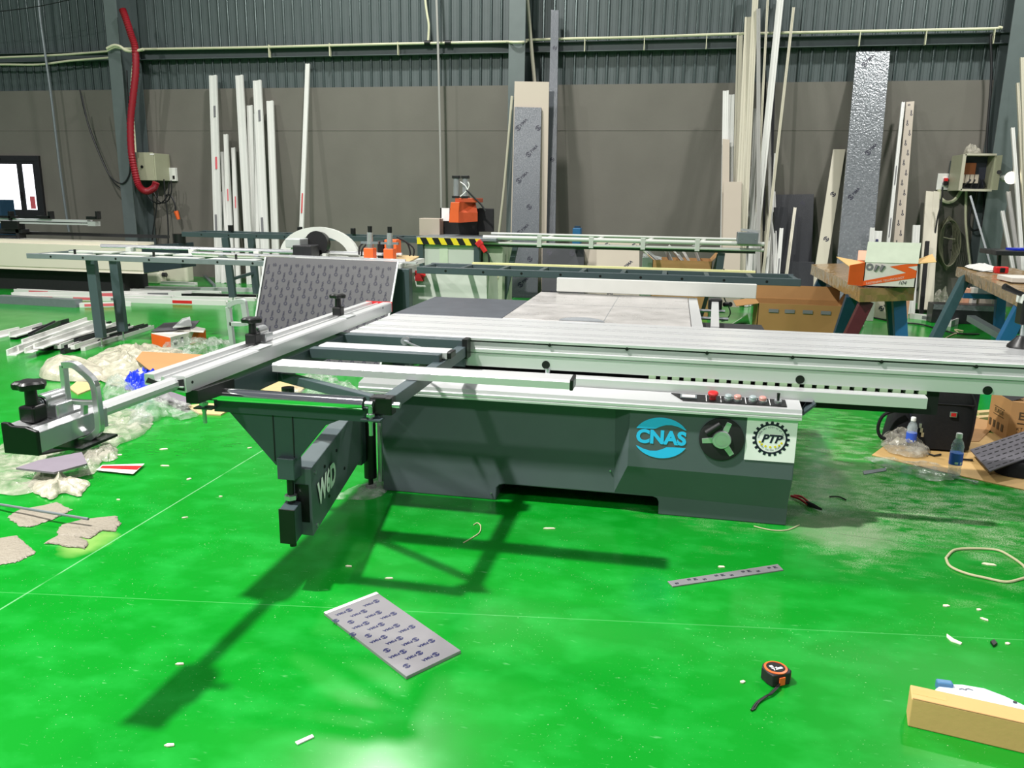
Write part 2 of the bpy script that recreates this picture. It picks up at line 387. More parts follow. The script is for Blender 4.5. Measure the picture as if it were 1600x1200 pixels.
P().tube(smooth_path(wpath([(222, 77), (400, 74), (600, 69), (780, 65.5)], WY-.15)+[Y(793, 65.5, WY-.5), Y(799, 66, WY-.68), Y(815, 66, WY-.68), Y(822, 65, WY-.5)]+wpath([(836, 62), (1000, 58), (1150, 53), (1400, 48), (1545, 45), (1560, 43), (1566, 44)], WY-.15)), .022, 8).build('pipe', 'pipe_cream', cp, smooth=True)
for px in (420, 515, 622, 914, 1007, 1104, 1343, 1446, 1552):
    p = Y(px, 62, WY-.15); P().box(p.x-.006, p.x+.006, WY-.18, WY-.11, zg-.17, zg+.04).build('clip', 'pipe_cream', cp)
for px, py in ((668, 67), (700, 67)):
    p = Y(px, py, WY-.15); P().cyl(p-V((.05, 0, 0)), p+V((.05, 0, 0)), .042).build('coupling', 'black', cp, smooth=True)
P().tube(smooth_path(wpath([(669, 64), (670, 40), (667, 20), (664, -5), (662, -40)], WY-.15)), .02, 8).build('pipe', 'pipe_cream', cp, smooth=True)
cp2 = root('conduit_pipe', (-12, WY-.3, zg), 'pair of cream conduit pipes sagging across the left cladding to the column', 'pipe')
P().tube(smooth_path(wpath([(-60, 93), (0, 90), (90, 86), (170, 80)], WY-.2)), .02, 8).build('pipe', 'pipe_cream', cp2, smooth=True)
P().tube(smooth_path(wpath([(-60, 103), (0, 101), (60, 101), (110, 95), (172, 90)], WY-.2)), .02, 8).build('pipe', 'pipe_cream', cp2, smooth=True)
P().tube(smooth_path(wpath([(167, 76), (178, 71), (188, 73), (197, 79), (210, 80), (224, 77)], WY-.72)), .026, 8).build('bend', 'pipe_cream', cp2, smooth=True)
P().tube(smooth_path(wpath([(168, 79), (180, 74), (192, 76), (206, 76), (222, 79)], WY-.70)), .02, 8).build('bend', 'pipe_cream', cp2, smooth=True)

# steel portal columns: I-section
def column(xa, ya, wd, dp, label):
    t = root('steel_column', (xa, ya, 0), label, 'column')
    P().box(xa-wd/2, xa+wd/2, ya-.012, ya+.012, 0, 9.2).build('front_flange', 'column_paint', t, bevel=.003)
    P().box(xa-.008, xa+.008, ya+.012, ya+dp-.012, 0, 9.2).build('web', 'girt_paint', t)
    P().box(xa-wd/2, xa+wd/2, ya+dp-.012, ya+dp+.012, 0, 9.2).build('back_flange', 'girt_paint', t)
    P().box(xa-wd/2-.05, xa+wd/2+.05, ya-.06, ya+dp+.04, 0, .025).build('base_plate', 'column_paint', t)
yc = WY-.62
cl = Y(185, 150, yc); column(cl.x, yc, .25, .55, 'grey steel column beside the red hose')
cm = Y(808, 60, yc); column(cm.x, yc, .27, .55, 'grey steel column behind the tall pale board')
cr = Y(1571, 220, WY-.42); column(cr.x, WY-.42, .3, .38, 'grey steel column beside the open electrical cabinet')

# window in the back wall, low on the left
wn = root('window_1', (Y(35, 290, WY).x, WY, Y(35, 290, WY).z), None, None, None, 'structure')
a = Y(-22, 243, WY-.03); b_ = Y(72, 341, WY-.03); x0, x1, z1, z0 = a.x, b_.x, a.z, b_.z
def frame_rect(x0, x1, z0, z1, t, y0, y1):
    return P().box(x0, x1, y0, y1, z0, z0+t).box(x0, x1, y0, y1, z1-t, z1).box(x0, x0+t, y0, y1, z0+t, z1-t).box(x1-t, x1, y0, y1, z0+t, z1-t)
frame_rect(x0, x1, z0, z1, .1, WY-.06, WY).build('window_frame', 'dark_bronze', wn, bevel=.004)
xm = (x0+x1)/2+.14
for s0, s1 in ((x0+.1, xm), (xm, x1-.1)):
    sh = frame_rect(s0, s1, z0+.1, z1-.1, .06, WY-.045, WY-.01).build('sash', 'dark_bronze', wn)
    P().box(s0+.06, s1-.06, WY-.03, WY-.022, z0+.16, z1-.16).build('pane', 'glass_day', wn)
P().box(x0-.02, x0+.35, WY-.075, WY-.06, z1-.08, z1-.05).build('vent_slot', 'black', wn)
P().box(xm-.02, xm+.0, WY-.075, WY-.045, (z0+z1)/2-.25, (z0+z1)/2-.1).build('latch', 'black', wn)
stk = P().box(xm+.15, x1-.2, WY-.036, WY-.03, z0+.18, z0+.42).build('decal', 'pink_ink', wn); lab(stk, 'pink and cream decal on the pane')

# upright pipes on the wall
def pipe_thing(pts, yy, r, m, label, cat='pipe'):
    ps = smooth_path([Y(a, b, yy) for a, b in pts], 4)
    return tag(P().tube(ps, r, 8).build('upright_pipe', m, smooth=True), label, cat)
pipe_thing([(678, -60), (682, 0), (686, 135), (689, 290), (690, 372), (691, 440)], WY-.35, .02, 'pvc_grey', 'thin upright grey pipe standing against the wall by the orange machine')
pipe_thing([(58, -40), (62, 20), (70, 80), (80, 150), (92, 250), (104, 338), (108, 362)], WY-.3, .022, 'grey_metal', 'thin slanting metal pipe beside the bright window')
pipe_thing([(820, -40), (824, 0), (830, 70), (836, 135)], WY-.35, .03, 'pvc_cream', 'thin cream rod rising behind the pale board by the middle column')
pipe_thing([(800, 150), (796, 200), (788, 290), (780, 362), (772, 450)], WY-.75, .022, 'pvc_cream', 'thin cream rod leaning beside the middle column and grey panel')
# red corrugated hose
hp = smooth_path([Y(a, b, WY-.72) for a, b in ((191, 14), (197, 30), (205, 55), (211, 75), (212, 110), (208, 150), (204, 190), (205, 235), (210, 265), (217, 290), (228, 299), (240, 294), (244, 285))], 14)
tag(P().tube(hp, [.055+.01*(i % 2) for i in range(len(hp))], 10).build('red_hose', 'hose_red', smooth=True), 'red corrugated hose hanging down the left column', 'hose')
pipe_thing([(209, 85), (205, 140), (208, 180), (212, 238)], WY-.66, .016, 'pipe_cream', 'thin white conduit running behind the red hose', 'pipe')
# closed electrical box and its small switch box
eb = root('electrical_box', Y(233, 284, WY-.3), 'closed olive electrical box on the left column above dangling cables', 'electrical box')
a = Y(213, 239, WY-.5); b2 = Y(242, 282, WY-.5)
P().box(a.x, b2.x+.02, WY-.48, WY-.02, b2.z, a.z).build('body', 'box_olive', eb, bevel=.008)
P().box(a.x-.01, b2.x, WY-.5, WY-.48, b2.z, a.z+.01).build('door', 'box_olive', eb, bevel=.004)
P().cyl((a.x+.1, WY-.505, (a.z+b2.z)/2), (a.x+.1, WY-.52, (a.z+b2.z)/2), .025).build('lock', 'black', eb)
P().box(a.x+.28, a.x+.36, WY-.505, WY-.5, a.z-.03, a.z-.01).build('nameplate', 'white_print', eb)
a = Y(260, 262, WY-.05); b2 = Y(276, 283, WY-.05)
sw = root('switch_box', (a.x, WY, b2.z), 'small white switch box on the wall beside the olive electrical box', 'switch')
P().box(a.x, b2.x, WY-.07, WY, b2.z, a.z).build('body', 'socket_white', sw, bevel=.006)
P().box(b2.x-.06, b2.x-.02, WY-.08, WY-.07, b2.z+.04, b2.z+.1).build('button', 'black', sw)
def cable(pts, yy, r, m, label, name='cable', cat='cable', k=6):
    return tag(P().tube(smooth_path([Y(*p, yy) if len(p) == 2 else Y(p[0], p[1], p[2]) for p in pts], k), r, 6).build(name, m, smooth=True), label, cat)
cable([(125, 140), (130, 165), (140, 200), (160, 250), (178, 285), (198, 298), (215, 300)], WY-.1, .012, 'cable', 'thin black cable sagging across the wall between pipe and column')
cable([(128, 150), (138, 195), (155, 240), (172, 275), (190, 287), (201, 275), (203, 255), (202, 200), (198, 110)], WY-.66, .013, 'cable', 'black cable looping over the left column')
for i, pts in enumerate(([(228, 300), (236, 312), (250, 318), (262, 305), (264, 285)], [(240, 300), (250, 316), (262, 314), (268, 298), (267, 282)], [(246, 280), (246, 300), (244, 330), (240, 355), (238, 375)], [(256, 280), (258, 305), (262, 340), (263, 380), (262, 400)])):
    cable(pts, WY-.35, .012, 'cable', ('black cable looped loosely under the olive box', 'second black cable loop under the white switch box', 'thin wire hanging under the olive box', 'thin wire hanging under the white switch box')[i])
oc = root('extension_lead', Y(276, 338, WY-.3), 'hanging lead with an orange plug below the white switch box', 'plug')
P().tube(smooth_path([Y(a, b, WY-.3) for a, b in ((258, 306), (266, 305), (273, 318), (275, 332))]), .016, 6).build('cord', 'cable', oc, smooth=True)
P().cyl(Y(275, 330, WY-.3), Y(279, 343, WY-.3), .045, .03).build('plug', 'orange', oc, smooth=True)

for pts, lb_ in (([(-20, 20), (40, 13), (80, 6), (130, -6)], 'thin black wire stretched high across the left cladding'),):
    cable(pts, WY-.9, .008, 'cable', lb_, 'overhead_wire', 'wire')
# ================================================================== THE SLIDING TABLE PANEL SAW
saw = root('panel_saw', (-.4, 4.8, 0), 'large slate grey sliding table panel saw with aluminium carriage and crosscut frame', 'machine')
# --- cabinet
XL, XR, CY = -1.506, .64, 4.0
arch = [(-.865, 0), (-.86, .07), (-.845, .088), (-.82, .095), (-.03, .095), (-.01, .088), (0, .07), (.002, 0)]
poly = [(XL, CY, 0)]+[(a, CY, b) for a, b in arch]+[(XR, CY, 0), (XR, CY, .58), (XL, CY, .58)]
cab = P().prism(poly, (0, 1.5, 0)).build('cabinet', 'cabinet_paint', saw, bevel=.006)
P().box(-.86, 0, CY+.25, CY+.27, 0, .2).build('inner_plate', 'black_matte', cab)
# protruding control housing with sloped underside
f0 = [(-.165, 3.93, .583), (-.165, 3.93, .276), (.64, 3.93, .268), (.64, 3.93, .583)]
b0 = [(-.247, 4.002, .583), (-.232, 4.002, .1), (.638, 4.002, .084), (.638, 4.002, .583)]
ch = P().add(f0+b0, [(0, 1, 2, 3), (0, 4, 5, 1), (1, 5, 6, 2), (2, 6, 7, 3), (0, 3, 7, 4), (4, 7, 6, 5)]).build('control_housing', 'cabinet_paint', saw, bevel=.005)
for p in ((-.255, 3.998, .22), (-.89, 3.998, .04)): P().cyl(p, (p[0], p[1]-.006, p[2]), .005, n=8).build('screw', 'zinc', cab)
# extruded aluminium desk along the cabinet top, and the black console let into it
desk = [(3.918, .575), (3.902, .578), (3.902, .588), (3.908, .591), (3.904, .594), (3.904, .606), (3.914, .61), (3.918, .628), (4.035, .648), (4.035, .578)]
dk = P().prism([(-1.6, y, z) for y, z in desk], (2.25, 0, 0)).build('desk_profile', 'alu', saw)
dn = V((0, -.02, .117)).normalized(); dv = V((0, .117, .02)).normalized()
def on_desk(x, t, up=0): return V((x, 3.918, .628))+dv*t+dn*up
c0 = Y(1058, 622, 3.95).x; c1 = Y(1229, 636, 3.95).x
con = P().prism([on_desk(c0-.03, .105, .0005), on_desk(c0+.03, .02, .0005), on_desk(c1, .02, .0005), on_desk(c1, .105, .0005)], dn*.004).build('console_panel', 'black', saw)
xd = Y(1079, 622, 3.97).x
P().prism([on_desk(xd-.05, .045, .005), on_desk(xd+.03, .045, .005), on_desk(xd+.03, .09, .005), on_desk(xd-.05, .09, .005)], dn*.004).build('display_frame', 'grey_metal', con)
P().prism([on_desk(xd-.042, .052, .0092), on_desk(xd+.022, .052, .0092), on_desk(xd+.022, .083, .0092), on_desk(xd-.042, .083, .0092)], dn*.0008).build('display', 'white_card', con)
xe = Y(1114, 622, 3.96).x; p = on_desk(xe, .06, .004)
es = P().cyl(p, p+dn*.022, .016).build('emergency_stop', 'red_dark', con, smooth=True)
P().lathe([(.014, 0), (.024, .003), (.026, .012), (.022, .018), (.008, .021)], p+dn*.02, dn).build('stop_head', 'red', es, smooth=True)
mat('btn_grey', '9aa7a8', .4); mat('btn_pink', 'c98f86', .4)
for px, m_ in ((1138, 'btn_grey'), (1152.5, 'btn_pink'), (1176.5, 'btn_grey'), (1192, 'btn_pink')):
    p = on_desk(Y(px, 627, 3.96).x, .06, .004)
    bt = P().cyl(p, p+dn*.012, .021).build('push_button', 'zinc', con, smooth=True)
    P().lathe([(.017, 0), (.018, .012), (.014, .016), (.0, .017)], p+dn*.012, dn).build('cap', m_, bt, smooth=True)
p = on_desk(Y(1216, 630, 3.96).x, .06, .004)
sk = P().cyl(p, p+dn*.014, .018).build('selector', 'zinc', con, smooth=True); P().cyl(p+dn*.014, p+dn*.05+V((0, .008, 0)), .006, .008).build('toggle', 'black', sk, smooth=True)
for px in (1103, 1126, 1165, 1203):
    q = Y(px, 626, 3.96).x; P().prism([on_desk(q, .025, .0045), on_desk(q+.003, .025, .0045), on_desk(q+.003, .1, .0045), on_desk(q, .1, .0045)], dn*.0006).build('divider', 'white_print', con)
P().prism([(.65, 3.94, .6), (.72, 3.98, .65), (.72, 4.2, .65), (.65, 4.2, .5)], (.002, 0, -.012)).build('side_wing', 'steel_dark', saw)
# --- emblem, handwheel, sticker on the housing
FYH = 3.9275
def front(x, z): return V((x, FYH, z))
UX = V((1, 0, .0)); UZ = V((0, 0, 1))
cx, cz = -.006, .437
cn = P()
cn.stamp(text_mesh('CNAS', .094, offset=.0042, res=4), front(cx, cz), UX, UZ)
em = cn.build('brand_lettering', 'cyan', ch); lab(em, 'bright blue letters CNAS')
def swoosh(sgn):
    o_ = [(.136*math.cos(math.radians(t)), .106*math.sin(math.radians(t))) for t in range(26, 157, 5)]
    i_ = [(-.108, .044), (-.072, .044), (-.03, .046), (-.008, .058), (.018, .068), (.05, .07), (.085, .062), (.11, .05)]
    # strip between matching samples of both edges
    n = 24; vs = []
    def samp(l, t):
        k = t*(len(l)-1); a = min(int(k), len(l)-2); u = k-a; return (l[a][0]*(1-u)+l[a+1][0]*u, l[a][1]*(1-u)+l[a+1][1]*u)
    o_ = o_[::-1]
    for k in range(n+1):
        a, b = samp(o_, k/n), samp(i_, k/n); vs += [(a[0]*sgn, a[1]*sgn), (b[0]*sgn, b[1]*sgn)]
    return vs, [(2*k, 2*k+1, 2*k+3, 2*k+2) for k in range(n)]
P().stamp(swoosh(1), front(cx, cz), UX, UZ).build('brand_arc', 'cyan', ch); P().stamp(swoosh(-1), front(cx, cz), UX, UZ).build('brand_arc', 'cyan', ch)
hw = P().cyl((.287, 3.931, .453), (.287, 3.924, .453), .108, n=40).build('handwheel', 'black', ch, smooth=True)
P().lathe([(.1, 0), (.108, .002), (.108, .012), (.1, .014)], (.287, 3.931, .453), (0, -1, 0), 40).build('wheel_rim', 'black_matte', hw, smooth=True)
for ang in (70, 188, 306):
    t = math.radians(ang); d = V((math.cos(t), 0, math.sin(t))); s_ = V((-math.sin(t), 0, math.cos(t))); c = V((.287, 3.916, .453))
    P().prism([c+d*.03-s_*.016, c+d*.094-s_*.013, c+d*.094+s_*.013, c+d*.03+s_*.016], (0, .01, 0)).build('spoke', 'alu_bright', hw, bevel=.002)
P().lathe([(.046, 0), (.046, .016), (.042, .02), (0, .021)], (.287, 3.926, .453), (0, -1, 0), 30).build('hub', 'alu_bright', hw, smooth=True)
hm = P().stamp(ring_mesh(.03, .031, 30, 330, 24), (.287, 3.9045, .453), UX, UZ).build('dial_marks', 'grey_ink', hw)
c = V((.287, 3.912, .453)); P().cyl(c+V((-.075, 0, .03)), c+V((-.012, 0, .08)), .016, .013).build('grip', 'rubber', hw, smooth=True)
P().box(.402, .638, FYH-.001, FYH+.002, .357, .584).build('sticker', 'white_print', ch); 
sx_, sz_ = .52, .472; g = P(); n = 20
g.stamp(ring_mesh(.068, .0765, 0, 360, 40), (sx_, FYH-.002, sz_), UX, UZ)
for i in range(n):
    t = math.tau*i/n; d = V((math.cos(t), 0, math.sin(t))); s_ = V((-math.sin(t), 0, math.cos(t))); c = V((sx_, FYH-.002, sz_))
    g.add([c+d*.075-s_*.0075, c+d*.088-s_*.006, c+d*.088+s_*.006, c+d*.075+s_*.0075], [(0, 1, 2, 3)])
g.stamp(text_mesh('PTP', .056, shear=.3, offset=.0022), (sx_, FYH-.002, sz_-.002), UX, UZ)
lab(g.build('gear_emblem', 'ink', ch), 'black cogwheel emblem with letters PTP')
def arc_text(txt, r, a0, a1, size, top=True):
    b = P(); n = len(txt)
    for i, chh in enumerate(txt):
        if chh == ' ': continue
        a = math.radians(a0+(a1-a0)*(i/(n-1))); d = V((math.cos(a), 0, math.sin(a))); tdir = V((math.sin(a), 0, -math.cos(a)))
        if not top: tdir = -tdir
        up = d if top else -d
        b.stamp(text_mesh(chh, size, res=1), V((sx_, FYH-.002, sz_))+d*r, tdir, up)
    return b
arc_text('THƯƠNG MẠI DỊCH VỤ KỸ THUẬT', .058, 178, 2, .0115).build('ring_lettering', 'ink_blue', ch)
arc_text('PHÚ THIÊN PHÁT', .058, 218, 322, .012, False).build('ring_lettering', 'ink_blue', ch)
g = P()
for i in range(7):
    a = -math.pi*(i+.5)/7-0; c = V((sx_+.052*math.cos(a), FYH-.002, sz_-.012+.03*math.sin(a))); g.stamp(ring_mesh(.0, .006, 0, 360, 8), c, UX, UZ)
g.build('gold_swags', 'yellow', ch)
# --- sliding carriage beam
top = .87
bp = [(4.14, .71), (4.116, .712), (4.116, .781), (4.122, .784), (4.122, .787), (4.110, .79), (4.110, .806), (4.116, .81), (4.120, .843), (4.145, .843), (4.145, .853), (4.108, .853), (4.108, .866), (4.112, .868)]
yv = 4.112
for a, b_ in ((.055, 1), (.075, 0), (.09, 1), (.115, 0), (.2, 1), (.222, 0), (.245, 1), (.27, 0), (.41, 1), (.432, 0), (.46, 1), (.485, 0), (.62, 1), (.645, 0)):
    yq = yv+a
    bp += [(yq, .868), (yq, .852)] if b_ else [(yq, .852), (yq, .868)]
bp += [(4.83, .868), (4.83, .71)]
bm_ = P().prism([(-1.72, y, z) for y, z in bp], (4.0, 0, 0)).build('sliding_carriage', 'alu', saw)
for px, py in ((853, 570), (1250, 593), (1543, 610)):
    p = Y(px, py, 4.116); P().cyl(p+V((0, .004, 0)), p-V((0, .004, 0)), .0215, n=20).build('plug', 'black', bm_, smooth=True)
for px, py in ((859, 535), (980, 540), (1105, 547), (1239, 553), (1378, 560), (1526, 568), (720, 528)):
    p = Y(px, py, 4.11); P().cyl((p.x, 4.14, .847), (p.x, 4.106, .847), .009, n=10).build('slot_bolt', 'black', bm_, smooth=True)
P().box(-1.715, 2.28, 4.125, 4.146, .8425, .8535).build('slot_strip', 'black', bm_)
P().box(-1.3, 1.32, 4.16, 4.72, .585, .712).build('rail_support', 'black_matte', saw)
lr = P().prism([(-1.4, y, z) for y, z in ((4.052, .637), (4.046, .64), (4.046, .69), (4.05, .694), (4.1, .698), (4.1, .637))], (2.636, 0, 0)).build('lower_rail', 'alu', saw)
xa, xb = Y(1019, 593, 4.13).x, Y(1440, 616, 4.13).x
for i in range(23):
    x = xa+(xb-xa)*i/22; P().box(x-.018, x+.018, 4.115, 4.16, .695, .714).build('guide_block', 'green_block', saw)
P().cyl((-.615, 4.11, .69), (-.615, 4.11, .72), .014).build('roller_pin', 'zinc', saw)
# --- fixed tables
ct = P().box(-1.02, .13, 4.85, 6.33, .80, .868).build('cast_table', 'cast_table', saw, bevel=.004)
P().box(-.395, -.392, 4.85, 6.33, .8682, .8686).build('table_joint', 'grey_metal', ct)
P().box(-1.02, .13, 5.62, 5.623, .8682, .8686).build('table_joint', 'grey_metal', ct)
P().add([V((Y(909, 503, 4.86).x+.14*math.cos(math.radians(a)), 4.856, .868+.025*math.sin(math.radians(a)))) for a in range(0, 181, 10)]+[V((Y(909, 503, 4.86).x+.14*math.cos(math.radians(a)), 4.852, .868+.025*math.sin(math.radians(a)))) for a in range(0, 181, 10)],
        [tuple(range(19)), tuple(range(37, 18, -1))]+[(i, i+1, 20+i, 19+i) for i in range(18)]).build('saw_blade', 'zinc', saw)
P().box(-1.73, -1.022, 4.85, 5.77, .80, .867).build('extension_table', 'slate_table', saw, bevel=.004)
P().box(.134, .2, 4.86, 6.33, .82, .866).build('edge_profile', 'alu_y', saw, bevel=.002)
P().box(-.9, .6, 4.9, 5.5, .1, .8).build('motor_housing', 'black_matte', saw)
P().box(-1.0, .1, 5.4, 6.2, .55, .8).build('table_web', 'steel_dark', saw)
# rip fence, its bar and carriage
rf = P().box(-.882, .628, 6.25, 6.30, .885, .992).build('rip_fence', 'white_fence', saw, bevel=.004)
P().bar((.33, 6.2, .84), (.27, 4.9, .84), .05, .05).build('fence_bar', 'alu_y', rf)
P().box(.28, .38, 6.14, 6.24, .8, .885).build('fence_clamp', 'black', rf, bevel=.01)
P().cyl((.4, 6.2, .84), (.44, 6.14, .85), .018).build('fence_knob', 'black', rf, smooth=True)
for yy in (5.2, 5.7, 6.1): P().cyl((.13, yy, .8), (.4, yy, .8), .012).build('cross_rod', 'zinc', rf)
# --- outrigger (crosscut) frame
of = P().bar((-1.068, 2.86, .802), (-1.068, 4.1, .802), .052, .056).build('crosscut_frame', 'steel_dark', saw, bevel=.003)
P().bar((-1.76, 2.86, .81), (-1.76, 4.1, .81), .06, .09).build('frame_beam', 'steel_dark', of, bevel=.003)
P().box(-1.78, -1.04, 4.045, 4.105, .805, .862).build('head_rail', 'steel_dark', of, bevel=.003)
P().box(-1.74, -1.06, 4.085, 4.103, .71, .806).build('head_plate', 'steel_dark', of)
P().box(-1.062, -1.035, 4.03, 4.108, .765, .868).build('end_plate', 'black', of)
P().bar((-1.72, 3.3, .79), (-1.09, 2.95, .79), .04, .04).build('diagonal_brace', 'steel_dark', of, bevel=.003)
for i in range(3): P().cyl((-1.085+.016*i, 4.07, .828), (-1.085+.016*i, 4.07, .833), .005, n=8).build('bolt_head', 'zinc', of)
P().box(-1.79, -1.08, 2.855, 2.875, .735, .79).build('front_rail', 'steel_dark', of)
P().cyl((-1.64, 3.2, .735), (-1.64, 3.2, .765), .028).build('lock_knob', 'black', of, smooth=True)
# support bars
s1 = P().prism([(-1.71, y, z) for y, z in ((3.2, .832), (3.2, .862), (3.208, .87), (3.3, .87), (3.3, .832))], (1.325, 0, 0)).build('support_bar', 'alu', of)
P().box(-.386, -.372, 3.195, 3.305, .828, .874).build('end_cap', 'black', s1, bevel=.003)
P().box(-.3725, -.371, 3.215, 3.285, .838, .866).build('cap_frame', 'grey_metal', s1)
P().prism([(-1.7, y, z) for y, z in ((3.66, .835), (3.66, .865), (3.668, .87), (3.76, .87), (3.76, .835))], (.66, 0, 0)).build('support_bar', 'alu', of)
P().box(-1.72, -1.06, 3.60, 3.655, .815, .866).build('support_tube', 'steel_dark', of, bevel=.003)
P().box(-1.0605, -1.059, 3.608, 3.648, .822, .859).build('tube_mouth', 'black', of)
P().box(-1.042, -1.02, 3.665, 3.755, .835, .867).build('end_cap', 'black', of, bevel=.004)
p0, p1 = Y(632, 533, 4.0), Y(662, 547, 3.8)
lv = P().cyl(p0+V((0, .06, -.01)), p0, .022).build('clamp_lever', 'zinc', of, smooth=True); P().tube([p0, p0.lerp(p1, .5), p1], [.006, .008, .011], 8).build('lever_rod', 'zinc', lv, smooth=True)
# chrome feed roller
rl = P().cyl((-1.80, 2.83, .815), (-1.135, 2.83, .815), .027, n=24).build('feed_roller', 'chrome', of, smooth=True)
for x in (-1.8, -1.13):
    P().cyl((x, 2.83, .815), (x+(-.03 if x < -1.5 else .03), 2.83, .815), .012).build('axle', 'zinc', rl, smooth=True)
    xx = x+(-.02 if x < -1.5 else .02)
    P().cyl((xx, 2.83, .74), (xx, 2.83, .815), .010).build('eye_bolt', 'zinc', rl, smooth=True)
    P().lathe([(.012, 0), (.018, .001), (.018, .012), (.012, .013)], (xx, 2.83, .765), n=6).build('nut', 'zinc', rl)
    P().cyl((xx, 2.83, .69), (xx, 2.83, .74), .008).build('stud', 'zinc', rl, smooth=True)
    P().box(xx-.035, xx+.045, 2.81, 2.86, .752, .758).build('bracket', 'steel_dark', rl)
P().box(-1.12, -1.03, 2.845, 2.9, .77, .84).build('corner_block', 'black', of, bevel=.004)
P().box(-1.105, -1.055, 2.842, 2.893, .8402, .8406).build('block_socket', 'rubber', of)
P().cyl((-1.04, 2.86, .81), (-1.0, 2.86, .81), .012).build('set_screw', 'zinc', of, smooth=True)
# funnel leg, post and telescopic swing arm
def fy(px, py, yy): return Y(px, py, yy)
fp = [fy(355, 640, 2.865), fy(548, 650, 2.865), fy(508, 665, 2.865), fy(462, 722, 2.865), fy(431, 727, 2.865)]
ax_ = (fp[3].x+fp[4].x)/2
fl = P().prism(fp, (0, .012, 0)).build('funnel_leg', 'steel_dark', of, bevel=.002)
for k in (-.045, .04): P().box(ax_+k-.002, ax_+k+.002, 2.862, 2.866, .54, .75).build('fold_line', 'black_matte', fl)
q0 = fy(434, 722, 2.85); q1 = fy(462, 750, 2.85)
P().box(q0.x, q1.x, 2.84, 2.91, q1.z, q0.z+.02).build('post_sleeve', 'steel_dark', fl, bevel=.003)
pz = fy(456, 855, 2.87)
P().cyl((ax_+.01, 2.875, .17), (ax_+.01, 2.875, q1.z+.03), .014).build('post_rod', 'black', fl, smooth=True)
P().lathe([(.016, 0), (.027, .002), (.027, .02), (.016, .022)], (ax_+.01, 2.875, .375), n=6).build('nut', 'zinc', fl)
A0 = V((-1.445, 2.90, 0)); A1 = V((-1.64, 3.95, 0)); ad = (A1-A0).normalized()
z0a, z1a = .21, .505
arm = P().prism([A0+V((-.042, 0, z0a)), A0+V((.042, 0, z0a)), A0+V((.042, 0, z1a)), A0+V((-.042, 0, z1a))], A1-A0).build('swing_arm', 'cabinet_paint', saw, bevel=.004)
P().add([A0+V((x, -.002, z)) for x, z in ((-.03, z0a+.06), (.03, z0a+.06), (.03, z1a-.07), (-.03, z1a-.07))], [(0, 1, 2, 3)]).build('arm_mouth', 'black', arm)
tb = P().prism([A0+V((-.055, -.10, .215)), A0+V((.012, -.10, .215)), A0+V((.012, -.10, .36)), A0+V((-.055, -.10, .36))], ad*.3).build('telescopic_tube', 'steel_dark', arm, bevel=.004)
P().prism([A0+V((-.056, -.104, .213)), A0+V((.013, -.104, .213)), A0+V((.013, -.104, .362)), A0+V((-.056, -.104, .362))], ad*.006).build('tube_cap', 'black', tb, bevel=.002)
for z in (.235, .47): P().cyl(A0+ad*.06+V((.043, 0, z)), A0+ad*.06+V((.048, 0, z)), .008, n=8).build('screw', 'zinc', arm)
for s_, z in ((.28, .28), (.45, .44), (.6, .30), (.22, .44)): P().cyl(A0+ad*s_+V((.041, 0, z)), A0+ad*s_+V((.0465, 0, z)), .008, n=8).build('hole', 'black', arm)
lab(P().stamp(text_mesh('W6D', .14, offset=.006), A0+ad*.24+V((.0485, 0, .355)), ad, UZ).build('model_lettering', 'white_print', arm), 'white letters W6D')
# hinge post beside the cabinet
hg = P().cyl((-1.59, 4.03, .06), (-1.59, 4.03, .6), .035, n=20).build('hinge_post', 'black', saw, smooth=True)
P().box(-1.70, -1.60, 3.93, 4.02, .16, .56).build('hinge_box', 'steel_dark', hg, bevel=.004)
P().cyl((-1.59, 4.03, 0), (-1.59, 4.03, .06), .014).build('levelling_foot', 'black', hg, smooth=True)
P().cyl((-1.59, 4.03, 0), (-1.59, 4.03, .014), .03).build('foot_pad', 'black', hg, smooth=True)
P().box(-1.552, -1.53, 4.05, 4.07, .03, .6).build('gap_strip', 'alu', hg)  # pale strip added to stand for the bright gap between post and cabinet
# --- crosscut fence
FZ0, FZ1 = .873, .935
fs = [(-.0, FZ0), (.0, FZ1-.006), (-.006, FZ1), (-.055, FZ1), (-.06, FZ1-.02), (-.085, FZ1-.02), (-.09, FZ1-.006), (-.1, FZ1-.006), (-.105, FZ1-.022), (-.128, FZ1-.022), (-.132, FZ1), (-.172, FZ1), (-.172, FZ0+.02), (-.12, FZ0+.02), (-.12, FZ0)]
fn = P().prism([(-1.745+a, 2.61, b) for a, b in fs], (0, 2.25, 0)).build('crosscut_fence', 'alu_y', saw)
P().box(-1.918, -1.744, 4.86, 4.868, FZ0, FZ1+.002).build('fence_end', 'red', fn)
P().add([(-1.913, 2.608, FZ0+.03), (-1.752, 2.608, FZ0+.006), (-1.752, 2.608, FZ1-.01), (-1.85, 2.608, FZ1-.03), (-1.9, 2.608, FZ1-.012)], [(0, 1, 2, 3, 4)]).build('fence_hollow', 'black_matte', fn)
P().box(-1.86, -1.752, 2.60, 2.609, .893, .898).build('fence_wall', 'alu', fn); P().box(-1.80, -1.795, 2.60, 2.609, FZ0+.002, .92).build('fence_wall', 'alu', fn)
for y_, z_ in ((2.65, .905), (4.7, .92)): P().cyl((-1.746, y_, z_), (-1.7435, y_, z_), .006, n=10).build('grub_hole', 'black', fn)
P().bar((-1.745, 2.64, .85), (-1.745, 2.9, .84), .05, .05).build('fence_shoe', 'black', fn)
# pull-out rod
P().extr((-1.80, 1.93, .905), (-1.80, 2.75, .905), [(-.022, -.018), (.022, -.018), (.027, -.006), (.027, .008), (.016, .02), (-.016, .02), (-.027, .008), (-.027, -.006)]).build('extension_rod', 'alu_y', fn)
